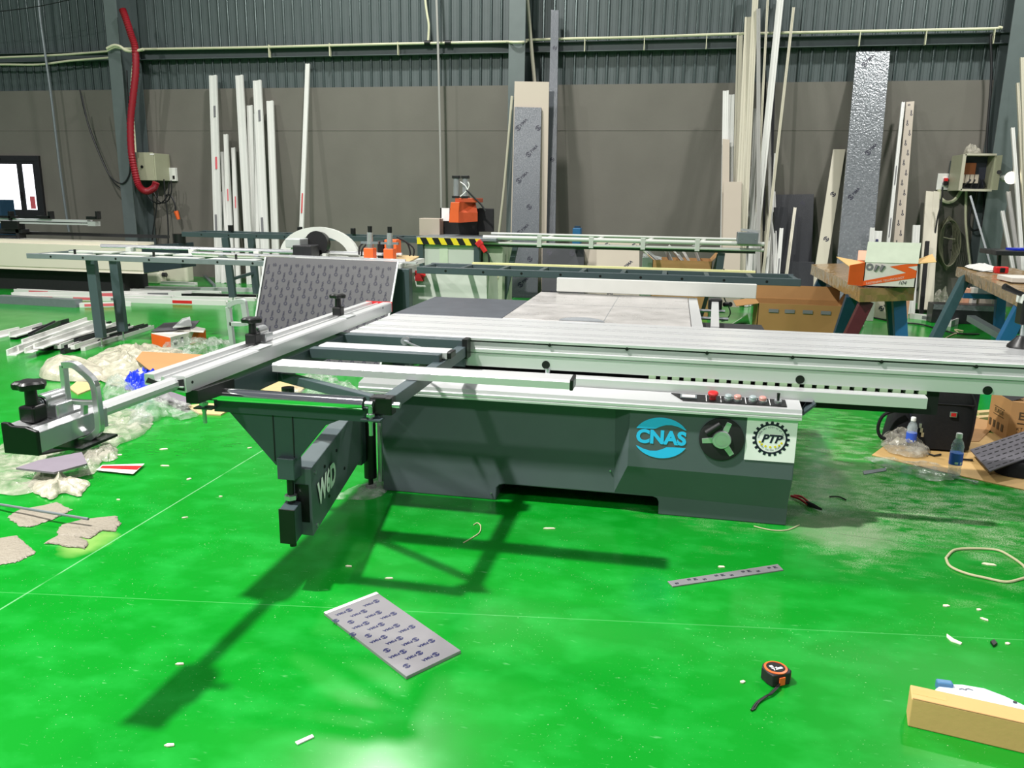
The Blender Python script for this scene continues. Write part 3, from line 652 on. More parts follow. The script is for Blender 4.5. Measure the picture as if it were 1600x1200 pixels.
# --- end block with its stop
by0, by1 = 1.89, 2.18
eblk = P().prism([(a, by0, b) for a, b in ((-1.85, .865), (-1.745, .865), (-1.745, .925), (-1.765, .937), (-1.79, .937), (-1.81, .93), (-1.83, .937), (-1.85, .943))], (0, by1-by0, 0)).build('end_block', 'alu_bright', fn, bevel=.002)
P().prism([(a, by0-.012, b) for a, b in ((-1.855, .86), (-1.74, .86), (-1.74, .932), (-1.775, .943), (-1.82, .943), (-1.835, .952), (-1.855, .952))], (0, .014, 0)).build('block_cap', 'black', eblk, bevel=.003)
def knob_stop(cx, cy, cz, name='clamp_knob', par=fn):
    k = P().box(cx-.026, cx+.026, cy-.028, cy+.028, cz, cz+.05).build(name, 'black', par, bevel=.007)
    P().cyl((cx, cy, cz+.048), (cx, cy, cz+.1), .018, .016).build('stem', 'black', k, smooth=True)
    vs = []; b = P(); n = 40; rings = []
    for rr, zz in ((.02, 0), (.95, .002), (1, .01), (.98, .018), (.8, .024), (.3, .021), (.01, .02)):
        rings.append([V((cx+rr*.043*(1+.13*math.cos(5*math.tau*i/n))*math.cos(math.tau*i/n), cy+rr*.043*(1+.13*math.cos(5*math.tau*i/n))*math.sin(math.tau*i/n), cz+.098+zz)) for i in range(n)])
    for r in rings: vs += r
    b.add(vs, [(j*n+i, j*n+(i+1) % n, (j+1)*n+(i+1) % n, (j+1)*n+i) for j in range(len(rings)-1) for i in range(n)]+[tuple(range((len(rings)-1)*n, len(rings)*n))])
    b.build('knob', 'black', k, smooth=True)
    return k
def flip_stop(cx, cy, cz, par, m_='alu_bright', arm_dx=.0):
    """D-shaped flip stop plate standing across the fence, hinged on a barrel"""
    bl = P().cyl((cx-.02, cy+.03, cz+.045), (cx-.02, cy+.11, cz+.045), .026, n=18).build('stop_barrel', m_, par, smooth=True)
    P().box(cx-.035, cx+.03, cy+.035, cy+.105, cz-.002, cz+.04).build('barrel_base', m_, bl, bevel=.004)
    for k in range(3): P().cyl((cx-.02, cy+.018+.006*k, cz+.045), (cx-.02, cy+.022+.006*k, cz+.045), .014+.003*k).build('washer', 'zinc', bl, smooth=True)
    return bl
knob_stop(-1.822, 1.965, .935, par=eblk); flip_stop(-1.81, 1.975, .935, eblk)
# the D plate of the near stop
def d_plate(px_pts_out, holes, yy, th, m_, par, name):
    b = P()
    o = [Y(a, c, yy) for a, c in px_pts_out]; me_v = []
    # frame strips between outer outline and hole outlines, built as a tube of flat section
    def strip(pts, wd, closed=False):
        ps = smooth_path(pts, 5) if not closed else pts
        vs = []; m = len(ps)
        for i, p in enumerate(ps):
            a, c = ps[max(0, i-1)], ps[min(m-1, i+1)]; t = (c-a).normalized(); nrm = V((-t.z, 0, t.x))
            for yv_ in (0, th): vs += [p+nrm*wd/2+V((0, yv_, 0)), p-nrm*wd/2+V((0, yv_, 0))]
        fs_ = []
        for i in range(m-1):
            q = 4*i; fs_ += [(q, q+1, q+5, q+4), (q+2, q+6, q+7, q+3), (q, q+4, q+6, q+2), (q+1, q+3, q+7, q+5)]
        fs_ += [(0, 2, 3, 1), (4*m-4, 4*m-3, 4*m-1, 4*m-2)]
        b.add(vs, fs_)
    for pts, wd in holes: strip([Y(a, c, yy) for a, c in pts], wd)
    return b.build(name, m_, par, bevel=.002)
d_plate([], [([(95, 571), (100, 620), (106, 655), (113, 690)], .016), ([(95, 571), (112, 571), (128, 583), (142, 598), (147, 620), (152, 665), (148, 677), (133, 688), (114, 692)], .02),
             ([(105, 628), (125, 630), (145, 630)], .014), ([(128, 632), (128, 655), (131, 682)], .012)], 2.08, .022, 'alu_bright', eblk, 'stop_plate')
tg = P().box(-1.80, -1.70, 2.0, 2.16, .84, .848).build('stop_tongue', 'black', eblk)
knob_stop(-1.85, 3.30, .932); flip_stop(-1.84, 3.31, .932, fn)
d_plate([], [([(355, 480), (358, 508), (362, 540)], .022), ([(355, 480), (362, 474), (376, 471), (381, 474)], .024), ([(379, 472), (382, 492), (384, 508)], .026), ([(358, 506), (372, 507), (384, 506)], .02)], 3.42, .022, 'alu_dull', fn, 'stop_plate')
knob_stop(-1.845, 4.25, .932)
for y_ in (3.22, 4.2): P().box(-1.80, -1.745, y_-.06, y_+.06, FZ1, FZ1+.004).build('stop_clip', 'alu_dull', fn)
# --- hold-down clamp on the carriage, right
p = Z(1594, 543, .868)
hd = P().lathe([(.065, 0), (.062, .012), (.03, .05), (.024, .062), (0, .063)], p, n=20).build('hold_down_clamp', 'black', bm_, smooth=True)
P().cyl(p+V((0, 0, .06)), p+V((0, 0, .13)), .012).build('clamp_screw', 'zinc', hd, smooth=True)
P().box(p.x-.03, p.x+.05, p.y-.03, p.y+.05, .99, 1.12).build('clamp_body', 'black', hd, bevel=.008)
P().box(p.x-.035, p.x+.3, p.y-.02, p.y+.06, 1.1, 1.15).build('clamp_arm', 'white_paint', hd, bevel=.006)
h0 = p+V((0, 0, .27)); P().tube([h0, h0+V((-.06, 0, .02)), h0+V((-.13, -.02, .05))], [.012, .013, .016], 8).build('clamp_handle', 'black', hd, smooth=True)
# ================================================================== MACHINES BEHIND THE SAW
def feed_table(name, x0, x1, ya, yb, zt, m_, label, nb=5, legs=(), tube_=.05, leg_m=None, end=True, group=None, wdl=.1):
    t = root(name, ((x0+x1)/2, (ya+yb)/2, 0), label, 'feed table', group)
    lm = leg_m or m_
    for yy in (ya, yb): P().box(x0, x1, yy-.02, yy+.02, zt-tube_, zt).build('side_rail', m_, t, bevel=.003)
    for i in range(nb+1):
        x = x0+.03+(x1-x0-.06)*i/nb; P().box(x-.02, x+.02, ya+.02, yb-.02, zt-tube_*.8, zt-.006).build('cross_bar', m_, t)
    for i in range(nb):
        x = x0+.1+(x1-x0-.2)*(i+.5)/nb; P().cyl((x, ya-.021, zt-tube_/2), (x, ya-.018, zt-tube_/2), .012, n=8).build('bolt_hole', 'black', t)
    for (lx, ly, slant) in legs:
        P().bar((lx, ly, zt-tube_), (lx+slant, ly, .1), wdl, .06, (0, 1, 0)).build('leg', lm, t, bevel=.003)
        P().cyl((lx+slant, ly, .008), (lx+slant, ly, .11), .009).build('levelling_screw', 'zinc', t, smooth=True)
        P().cyl((lx+slant, ly, 0), (lx+slant, ly, .012), .03).build('foot_pad', 'zinc', t, smooth=True)
    return t
def rail_on(t, pts, r=.016, m_='alu_bright', name='guide_rail'): return P().tube(pts, r, 8).build(name, m_, t, smooth=True)
# --- nearer cutting line at Y 7.2 to 7.9
ya, yb, zt = 7.2, 7.8, .965
xl = Y(43, 396, ya).x
tl = feed_table('feed_table', xl, Y(455, 400, 7.4).x-.01, ya, yb, zt, 'grey_metal', 'long grey feed table with slotted top and measuring rail left of the printed sheet', 7, [(Y(140, 400, 7.3).x, 7.32, .02), (Y(178, 400, 7.72).x, 7.72, .02)], .05, 'steel_dark')
for i in range(4):
    xx = xl+.15+i*.62; b = P()
    P().box(xx, xx+.52, ya+.02, ya+.16, zt-.012, zt+.001).build('top_plate', 'white_paint', tl); P().box(xx, xx+.52, yb-.2, yb-.02, zt-.012, zt+.001).build('top_plate', 'white_paint', tl)
rail_on(tl, [(xl+.35, yb+.06, zt+.05), (-2.7, yb+.06, zt+.05)], .02)
for i in range(5): P().box(xl+.7+i*.75, xl+.76+i*.75, yb-.01, yb+.08, zt, zt+.045).build('rail_bracket', 'white_paint', tl)
for i in range(3): P().box(xl+.5+i*.9, xl+.515+i*.9, ya+.05, ya+.07, zt, zt+.05).build('stop_pin', 'black', tl)
tr = feed_table('feed_table', Y(652, 415, ya).x, Y(1252, 430, ya).x, ya, ya+.45, zt-.005, 'steel_dark', 'long dark roller feed table with yellow edge strip behind the rip fence', 9, [(Y(1121, 440, 7.4).x, 7.42, 0)], .062, 'steel_dark', wdl=.075)
P().box(Y(740, 405, yb-.1).x, Y(1180, 420, yb-.1).x, ya+.44, ya+.5, zt-.01, zt+.012).build('edge_strip', mat('strip_yellow', 'd9d69a', .45), tr)
# --- nearer cutting machine: table with pneumatic clamps, arch guard and cabinet
m1 = root('mitre_machine', (-2.7, 7.7, 0), 'white cutting machine with arched blade guard and two pneumatic clamps behind the printed sheet', 'machine')
a, b2 = Y(600, 412, 7.35), Y(672, 412, 7.35)
P().box(Y(455, 400, 7.4).x, Y(634, 400, 7.4).x, 7.25, 8.0, .93, .975).build('work_table', 'white_paint', m1, bevel=.004)
P().box(Y(615, 410, 7.3).x, Y(643, 410, 7.3).x, 7.22, 7.32, 0, .93).build('table_leg', 'steel_dark', m1, bevel=.003)
P().box(-3.2, Y(628, 410, 7.45).x, 7.42, 8.0, 0, .93).build('body', 'white_paint', m1, bevel=.006)
cb = P().prism([Y(640, 428, 7.55), Y(668, 417, 7.55), Y(760, 424, 7.55), Y(764, 560, 7.55), Y(642, 560, 7.55)], (0, .5, 0)).build('side_cabinet', 'white_paint', m1, bevel=.006)
p = Y(655, 431, 7.53); es = P().box(p.x-.04, p.x+.045, 7.52, 7.55, p.z-.05, p.z+.05).build('stop_plate', 'red_dark', cb); P().cyl((p.x+.04, 7.52, p.z+.015), (p.x+.06, 7.46, p.z+.02), .026).build('stop_button', 'red', es, smooth=True)
p = Y(655, 424, 7.53); P().box(p.x-.02, p.x+.02, 7.53, 7.55, p.z-.01, p.z+.02).build('switch', 'black', cb)
# arch guard
ag = P(); cxg, czg = Y(498, 398, 7.9).x, .97
pr = [V((cxg+.44*math.cos(math.radians(t)), 7.9, czg+.30*math.sin(math.radians(t)))) for t in range(0, 181, 9)]; pi = [V((cxg+.33*math.cos(math.radians(t)), 7.9, czg+.21*math.sin(math.radians(t)))) for t in range(0, 181, 9)]
nn = len(pr)
ag.add(pr+pi+[q+V((0, .05, 0)) for q in pr+pi], [(i, i+1, nn+i+1, nn+i) for i in range(nn-1)]+[(2*nn+i+1, 2*nn+i, 3*nn+i, 3*nn+i+1) for i in range(nn-1)]+[(i, 2*nn+i, 2*nn+i+1, i+1) for i in range(nn-1)]+[(nn+i+1, 3*nn+i+1, 3*nn+i, nn+i) for i in range(nn-1)]+[(0, nn, 3*nn, 2*nn), (nn-1, 3*nn-1, 4*nn-1, 2*nn-1)])
gd = ag.build('arch_guard', 'white_paint', m1)
P().cyl((cxg+.02, 7.8, czg+.14), (cxg+.02, 7.88, czg+.13), .125, n=24).build('blade_housing', 'black', m1, smooth=True)
P().box(cxg-.12, cxg+.08, 7.55, 7.75, czg+.01, czg+.13).build('motor', 'dark_bronze', m1, bevel=.01)
P().box(cxg-.22, cxg-.06, 7.6, 7.8, czg+.1, czg+.19).build('motor_cover', 'alu_dull', m1, bevel=.008)
rail_on(m1, [(cxg-1.2, 7.5, .995), (cxg+1.1, 7.45, .985)], .018)
def pneu(px, py0, py1, yy, body_m):
    a = Y(px, py0, yy); c = Y(px, py1, yy); k = P().cyl(a, c, .028).build('clamp_cylinder', 'alu_bright', m1, smooth=True)
    P().cyl(a, a+V((0, 0, .06)), .022).build('cylinder_cap', 'black', k, smooth=True); P().cyl(c, c-V((0, 0, .045)), .036).build('cylinder_foot', 'zinc', k, smooth=True)
    P().box(c.x-.05, c.x+.05, yy-.05, yy+.05, .975, c.z-.04).build('clamp_block', body_m, k, bevel=.006)
    P().box(c.x-.09, c.x+.09, yy-.015, yy+.015, c.z+.0, c.z+.022).build('clamp_bracket', 'grey_metal', k)
    return k
pneu(578, 363, 381, 7.6, 'orange'); pneu(609, 364, 382, 7.6, 'orange')
a = Y(592, 376, 7.9); c = Y(602, 396, 7.9); P().box(a.x, c.x, 7.85, 7.95, .975, a.z).build('valve_box', 'black', m1, bevel=.005)
a = Y(603, 374, 7.9); c = Y(622, 396, 7.9); P().box(a.x, c.x, 7.85, 8.0, .975, a.z).build('clamp_tower', 'orange', m1, bevel=.005)
for pts in ([(571, 377), (562, 386), (561, 398)], [(573, 381), (566, 390), (565, 400)], [(622, 372), (636, 380), (641, 394), (640, 400)], [(620, 370), (632, 376), (646, 388), (646, 400)]):
    P().tube(smooth_path([Y(a, b_, 7.7) for a, b_ in pts]), .009, 6).build('air_hose', 'cable', m1, smooth=True)
P().box(Y(655, 405, 7.4).x-.9, Y(655, 405, 7.4).x, 7.3, 7.36, .976, .99).build('scale_rail', 'alu', m1)
o = P().add([Z(612, 407, .977), Z(640, 410, .977), Z(655, 402, .977), Z(630, 400, .977)], [(0, 1, 2, 3)]).build('wood_scrap', 'plywood', None); 
bm2 = o.modifiers.new('thick', 'SOLIDIFY'); bm2.thickness = .012; bm2.offset = 1; tag(o, 'flat tan wood scrap lying on the white machine table', 'wood scrap')
# --- farther line at Y 10.8
yf, zf = 10.8, 1.035
xa, xb = Y(285, 366, yf).x, Y(662, 376, yf).x
ff = feed_table('feed_table', xa, xb, yf, yf+.55, zf, 'steel_dark', 'long dark feed table in front of the leaning white profiles', 8, [(Y(354, 400, yf).x, yf, .06), (Y(394, 400, yf+.5).x, yf+.5, .04)], .07, wdl=.1)
P().bar((Y(356, 430, yf).x, yf, .35), (Y(397, 430, yf+.5).x, yf+.5, .42), .04, .04).build('leg_brace', 'steel_dark', ff)
for px in (361, 469, 552): p = Y(px, 357, yf+.5); P().box(p.x-.03, p.x+.03, yf+.46, yf+.52, zf, zf+.09).build('stop_block', 'black', ff, bevel=.005)
fr = root('feed_table', (Y(980, 375, yf).x, yf+.2, 0), 'pale roller feed rails ending in a grey measuring box', 'feed table')
xc, xd = Y(755, 372, yf).x, Y(1182, 375, yf).x
for k, (yy, zz, r, m_) in enumerate(((yf, zf+.03, .028, 'white_paint'), (yf, zf-.045, .02, 'white_paint'), (yf+.5, zf+.06, .018, 'white_paint'), (yf+.03, zf-.075, .02, 'dark_bronze'))): P().cyl((xc, yy, zz), (xd+(.1 if k < 2 else 0), yy, zz), r, n=10).build('guide_tube', m_, fr, smooth=True)
for px in (843, 924, 1005, 1090): 
    x = Y(px, 376, yf).x; P().box(x-.03, x+.03, yf-.03, yf+.02, zf-.08, zf+.07).build('tube_bracket', 'white_paint', fr, bevel=.004)
    P().bar((x, yf, zf+.0), (x+.1, yf+.5, zf+.03), .05, .04).build('cross_bar', 'white_paint', fr)
a = Y(1153, 363, yf-.1); c = Y(1184, 382, yf-.1)
mb = P().box(a.x, c.x, yf-.12, yf+.1, c.z, a.z).build('measuring_box', 'grey_metal', fr, bevel=.006)
for dx, dz in ((.03, .03), (.03, -.0), (.22, .03)): P().cyl((a.x+dx, yf-.121, c.z+dz+.03), (a.x+dx, yf-.124, c.z+dz+.03), .009, n=8).build('screw', 'zinc', mb)
P().bar(V((a.x+.05, yf, a.z+.03)), V((c.x+.02, yf+.05, a.z+.01)), .08, .03).build('box_lever', 'alu_dull', mb)
x = Y(1127, 400, yf+.1).x
P().bar((x, yf+.1, zf-.1), (x-.05, yf+.1, .1), .09, .06, (0, 1, 0)).build('leg', 'steel_dark', fr, bevel=.003); P().bar((x-.03, yf+.1, zf-.12), (x-.2, yf+.3, .05), .05, .05, (0, 1, 0)).build('leg', 'dark_bronze', fr)
x = Y(765, 400, yf).x
P().bar((x+.3, yf+.3, zf-.1), (x+.1, yf+.3, .0), .07, .06, (0, 1, 0)).build('leg', 'steel_dark', fr)
# --- farther saw with orange head
m2 = root('notching_saw', (Y(708, 420, yf).x, yf+.4, 0), 'white saw with orange head cover, twin cylinders and hazard striped table edge', 'machine')
x0, x1 = Y(652, 376, yf-.1).x, Y(747, 378, yf-.1).x; yk = yf-.1
P().box(x0+.08, x1-.02, yk+.06, yk+.9, .05, zf-.08).build('body', 'white_paint', m2, bevel=.006)
P().box(x0+.3, x0+.42, yk+.05, yk+.06, .15, zf-.1).build('door_gap', 'mint', m2)
for x in (x0, x1-.06): P().box(x, x+.08, yk, yk+.09, 0, zf-.07).build('corner_post', 'steel_dark', m2, bevel=.003)
tt = P().box(x0-.02, x1+.25, yk, yk+.95, zf-.02, zf+.02).build('table_top', 'grey_metal', m2, bevel=.003)
hz = P().box(x0, x1+.03, yk-.015, yk, zf-.08, zf+.01).build('hazard_band', 'yellow', m2)
n = 5
for i in range(n):
    s0 = x0+.04+(x1-x0)*i/n; P().add([(s0, yk-.016, zf+.01), (s0+.09, yk-.016, zf+.01), (s0+.14, yk-.016, zf-.08), (s0+.05, yk-.016, zf-.08)], [(0, 1, 2, 3)]).build('stripe', 'black', hz)
P().box(x1+.02, x1+.3, yk+.2, yk+.9, .1, zf-.05).build('side_panel', mat('mint_panel', 'a9b09c', .5), m2)
for i in range(4): P().tube([(x1+.06+.05*i, yk+.19, .45), (x1+.09+.05*i, yk+.19, .52), (x1+.05+.05*i, yk+.19, .58)], .008, 5).build('hose_clip', 'wood_cream', m2)
hx0, hx1 = Y(701, 340, yf+.3).x, Y(743, 340, yf+.3).x; hz0, hz1 = Y(715, 348, yf+.3).z, Y(715, 316, yf+.3).z
xm_ = hx0+(hx1-hx0)*.38
hd2 = P().prism([(hx0, yf+.3, hz0), (hx0+.03, yf+.3, hz1), (hx0+.16, yf+.3, hz1), (xm_, yf+.3, hz0+.14), (xm_, yf+.3, hz0)], (0, .5, 0)).build('head_cover', 'orange', m2, bevel=.008)
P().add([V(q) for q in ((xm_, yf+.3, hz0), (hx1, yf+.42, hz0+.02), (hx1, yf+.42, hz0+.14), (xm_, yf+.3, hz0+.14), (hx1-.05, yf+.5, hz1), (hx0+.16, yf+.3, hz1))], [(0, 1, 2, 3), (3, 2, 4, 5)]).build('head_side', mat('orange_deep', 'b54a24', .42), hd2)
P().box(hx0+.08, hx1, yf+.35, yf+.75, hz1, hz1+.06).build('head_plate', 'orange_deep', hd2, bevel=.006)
for px in (713, 727):
    x = Y(px, 300, yf+.4).x; k = P().cyl((x, yf+.4, hz1+.06), (x, yf+.4, Y(px, 279, yf+.4).z), .042, n=16).build('lift_cylinder', 'alu_bright', m2, smooth=True)
    z = Y(px, 279, yf+.4).z; P().box(x-.05, x+.05, yf+.35, yf+.45, z, z+.04).build('cylinder_cap', 'black', k, bevel=.005); P().box(x-.05, x+.05, yf+.35, yf+.45, hz1+.055, hz1+.085).build('cylinder_base', 'black', k)
P().tube(smooth_path([Y(a, b_, yf+.3) for a, b_ in ((729, 297), (740, 308), (752, 320), (758, 330))]), .014, 6).build('air_hose', 'cable', m2, smooth=True)
for pts in ([(719, 284), (727, 290), (731, 298)], [(731, 284), (733, 290), (729, 299)], [(730, 297), (724, 303), (719, 307)]): P().tube(smooth_path([Y(a, b_, yf+.3) for a, b_ in pts]), .007, 5).build('air_line', 'white_print', m2, smooth=True)
P().box(Y(688, 340, yf+.8).x, Y(748, 340, yf+.8).x, yf+.8, yf+.84, zf, Y(700, 325, yf+.8).z).build('back_plate', 'black', m2)
P().prism([Y(745, 362, yf+.7), Y(771, 362, yf+.7), Y(771, 326, yf+.7), Y(748, 325, yf+.7)], (0, .05, 0)).build('chip_guard', 'black_matte', m2, bevel=.01)
P().box(Y(690, 330, yf+.78).x, Y(702, 330, yf+.78).x, yf+.78, yf+.8, Y(690, 345, yf+.78).z, Y(690, 325, yf+.78).z).build('notice', 'white_print', m2)
P().box(Y(655, 350, yf+.6).x, Y(687, 350, yf+.6).x, yf+.6, yf+.85, zf, Y(655, 341, yf+.6).z).build('control_box', 'beige_board', m2, bevel=.005)
sg = root('spray_gun', Y(752, 385, yk-.05), 'red air blow gun hanging from the white saw table', 'air gun')
P().bar(Y(746, 377, yk-.06), Y(752, 384, yk-.06), .09, .06, (0, 1, 0)).build('head', 'red', sg, bevel=.01); P().bar(Y(751, 382, yk-.06), Y(759, 394, yk-.06), .06, .05, (0, 1, 0)).build('grip', 'red', sg, bevel=.01)
P().tube(smooth_path([Y(a, b_, yk-.06) for a, b_ in ((759, 394), (763, 397), (764, 410), (762, 430), (764, 445), (756, 455), (750, 462))]), .014, 6).build('air_hose', 'cable', sg, smooth=True)
# --- long off-white carriage of another saw on the left
lm_ = root('saw_carriage', (-9.5, 11.4, 0), 'long off-white saw carriage with black end cover at the left wall', 'machine')
y1_ = 11.2
a = Y(-40, 380, y1_); c = Y(224, 386, y1_); d = Y(224, 428, y1_); 
P().prism([(-13, yy, zz) for yy, zz in ((y1_, d.z), (y1_+.02, d.z+.035), (y1_, d.z+.05), (y1_, c.z), (y1_+.4, c.z), (y1_+.4, d.z))], (d.x+13, 0, 0)).build('carriage', 'cream_paint', lm_)
e0 = Y(222, 386, y1_); e1 = Y(275, 420, y1_)
P().prism([(d.x, y1_+.01, d.z+.01), (e1.x, y1_+.15, e1.z), (e1.x-.02, y1_+.15, c.z+.06), (d.x, y1_+.01, c.z+.02)], (0, .4, 0)).build('end_cover', mat('end_dark', '14262c', .5), lm_, bevel=.005)
P().box(-13, Y(222, 378, y1_+.2).x, y1_+.1, y1_+.5, c.z+.0, c.z+.05).build('table_edge', 'cream_paint', lm_)
P().box(-13, Y(262, 378, y1_+.5).x, y1_+.5, y1_+.56, c.z+.11, c.z+.16).build('rear_rail', 'dark_bronze', lm_)
P().cyl((e1.x-.1, y1_+.3, c.z+.06), (e1.x-.1, y1_+.3, c.z+.2), .1).build('stop_buffer', 'black', lm_, smooth=True)
P().box(-12, d.x-.5, y1_+.2, y1_+.8, 0, d.z).build('pedestal', 'black_matte', lm_)
p = Y(158, 402, y1_-.002); P().add([p+V((-.06, 0, .05)), p+V((.06, 0, .05)), p+V((0, 0, -.05))], [(0, 1, 2)]).build('emblem', 'cyan', lm_)
rg = root('crosscut_rail', (-10.2, y1_+.5, 1.0), 'bright aluminium crosscut rail with black stops in front of the window', 'rail')
a = Y(-60, 346, y1_+.3); c = Y(138, 348, y1_+.3)
P().box(a.x, c.x, y1_+.28, y1_+.4, c.z-.04, c.z+.04).build('rail', 'alu', rg); P().box(a.x, c.x, y1_+.275, y1_+.28, c.z-.01, c.z+.002).build('groove', 'black', rg)
for px0, px1, py0, py1 in ((138, 155, 338, 343), (152, 156, 330, 342), (5, 33, 345, 358), (16, 21, 330, 344), (60, 83, 337, 342), (78, 83, 330, 341), (0, 28, 337, 341)):
    q0 = Y(px0, py0, y1_+.3); q1 = Y(px1, py1, y1_+.3); P().box(q0.x, q1.x, y1_+.24, y1_+.34, q1.z, q0.z).build('stop', 'black', rg, bevel=.004)
P().box(c.x, c.x+.14, y1_+.28, y1_+.4, c.z-.05, c.z+.02).build('end_scale', 'alu_dull', rg)
for px0, px1, py0, py1 in ((-10, 39, 357, 364), (26, 34, 345, 372), (-10, 30, 367, 371)):
    q0 = Y(px0, py0, y1_+.35); q1 = Y(px1, py1, y1_+.35); P().box(q0.x, q1.x, y1_+.3, y1_+.45, q1.z, q0.z).build('support', 'dark_bronze', rg)
P().box(Y(-10, 330, y1_+.9).x, Y(9, 330, y1_+.9).x, y1_+.8, y1_+1.1, .7, Y(5, 312, y1_+.9).z).build('blue_cover', 'blue_dark', rg)
# jugs
def jug(px0, px1, pyt, pyb, yy, label, tip=0):
    a = Y(px0, pyb, yy); c = Y(px1, pyt, yy); t = root('plastic_jug', ((a.x+c.x)/2, yy, 0), label, 'jug'); h = c.z-max(a.z, 0); z0 = max(0, 0)
    P().box(a.x, c.x, yy-.12, yy+.12, z0, c.z).build('body', 'jug', t, bevel=.05, seg=4)
    if tip: P().cyl((c.x, yy, .16), (c.x+.07, yy, .16), .04).build('cap', 'dark_bronze', t, smooth=True)
    else: P().cyl(((a.x+c.x)/2, yy, c.z), ((a.x+c.x)/2, yy, c.z+.06), .05).build('cap', 'dark_bronze', t, smooth=True)
jug(262, 296, 403, 440, 13.2, 'pale plastic jug standing by the wall under the hanging leads'); jug(209, 254, 424, 440, 12.9, 'pale plastic jug lying on its side under the black end cover', 1)
# --- printed sheet leaning on the feed table
def board(name, c00, c10, c11, c01, th, m_, label, cat, prints=None, group=None, bevel=.002, pm='ink'):
    """a flat board given by four corners (bottom left, bottom right, top right, top left)"""
    q = [V(p) for p in (c00, c10, c11, c01)]; nrm = (q[1]-q[0]).cross(q[3]-q[0]).normalized()
    q[2] = q[2]-nrm*nrm.dot(q[2]-q[0])
    if nrm.y > 0 and abs(nrm.y) > .2: nrm = -nrm
    if abs(nrm.y) <= .2 and nrm.z < 0: nrm = -nrm
    o = tag(P().prism(q, -nrm*th).build(name, m_, bevel=bevel), label, cat, group)
    if prints:
        tm, sc, du, dv_, rot, stag = prints; ux = (q[1]-q[0]); uy = (q[3]-q[0]); U = ux.length; W = uy.length; ux.normalize(); sk = uy.normalized(); uy = (uy-ux*uy.dot(ux)).normalized()
        dr = math.radians(rot); tx = ux*math.cos(dr)+uy*math.sin(dr); ty = -ux*math.sin(dr)+uy*math.cos(dr); row = 0; v = dv_*.5
        while v < W:
            u = (du*(.5+stag*row)) % du
            while u < U:
                e = 2.7*sc; pu = u+e*math.cos(dr); pv = v+e*math.sin(dr)
                if sc*.6 < u < U-sc*.6 and sc*.6 < v < W-sc*.6:
                    inside = sc*.3 < pu < U-sc*.3 and sc*.3 < pv < W-sc*.3
                    put_logo(o, 'full' if inside else 'emblem', tm if inside else EMB, q[0]+ux*u+sk*v+nrm*.002, tx, ty, sc if inside else sc*.95, pm)
                u += du
            v += dv_; row += 1
    return o
yb_ = 6.75; yt_ = 7.16
c01 = Y(414, 401, yt_); c11 = Y(622, 409, yt_); c00 = V((c01.x-.03, yb_, .0)); c10 = V((c11.x-.06, yb_, .0))
bd = board('film_sheet', c00, c10, c11, c01, .02, 'film_grey', 'large grey sheet with rows of printed logos leaning behind the crosscut fence', 'sheet', (LOGO_S, .036, .115, .075, 90, .5))
P().bar(c10+V((.005, -.012, .0)), c11+V((.005, -.012, 0)), .016, .012, (0, 1, 0)).build('edge_film', 'alu_dull', bd)
P().bar(c00+V((.012, -.012, .0)), c01+V((.012, -.012, 0)), .016, .004, (0, 1, 0)).build('edge_film', 'alu_dull', bd)
# ================================================================== STOCK LEANING ON THE WALL
def lean(p1, p2, wpx, m_, yt, yf, label, cat='profile', name='plastic_profile', group=None, dp=.04, sec='u', stick=None, top=None):
    """a long piece seen at p1 (top) and p2 (lower down): it touches the wall side at depth yt and stands on the floor at depth yf"""
    T = Y(p1[0], p1[1], yt); lo, hi = 0., 12.
    for _ in range(50):
        t = (lo+hi)/2; q = Y(p1[0]+(p2[0]-p1[0])*t, p1[1]+(p2[1]-p1[1])*t, yf)
        if q.z > 0: lo = t
        else: hi = t
    B = q; B.z = 0.0
    wd = wpx*(T-CAM).length/F
    if sec == 'u': poly = [(-wd/2, -dp/2), (-wd/2, dp/2), (-wd*.22, dp/2), (-wd*.2, dp*.25), (wd*.2, dp*.25), (wd*.22, dp/2), (wd/2, dp/2), (wd/2, -dp/2)]
    elif sec == 'l': poly = [(-wd/2, -dp/2), (-wd/2, dp/2), (-wd*.1, dp/2), (-wd*.06, dp*.1), (wd/2, dp*.1), (wd/2, -dp/2)]
    else: poly = [(-wd/2, -dp/2), (-wd/2, dp/2), (wd/2, dp/2), (wd/2, -dp/2)]
    o = tag(P().extr(B, T, poly, (0, -1, 0)).build(name, m_), label, cat, group)
    if stick:
        d = (T-B).normalized(); sd = d.cross(V((0, -1, 0))).normalized(); nr = sd.cross(d); L_ = (T-B).length
        for f, ln, c_, k in stick:
            a = B+d*(L_*f)+nr*(dp/2+.002)+sd*(wd*k*.5); P().bar(a, a+d*ln, wd*.28, .002, nr).build('sticker', c_, o)
    return o
g1 = 'white profiles leaning on the wall by the far feed table'; l1 = 'white plastic profile leaning on the grey wall behind the far dark feed table'
red = [(.55, .22, 'pink_ink', .3), (.25, .3, 'grey_ink', -.3), (.8, .2, 'grey_ink', .3)]
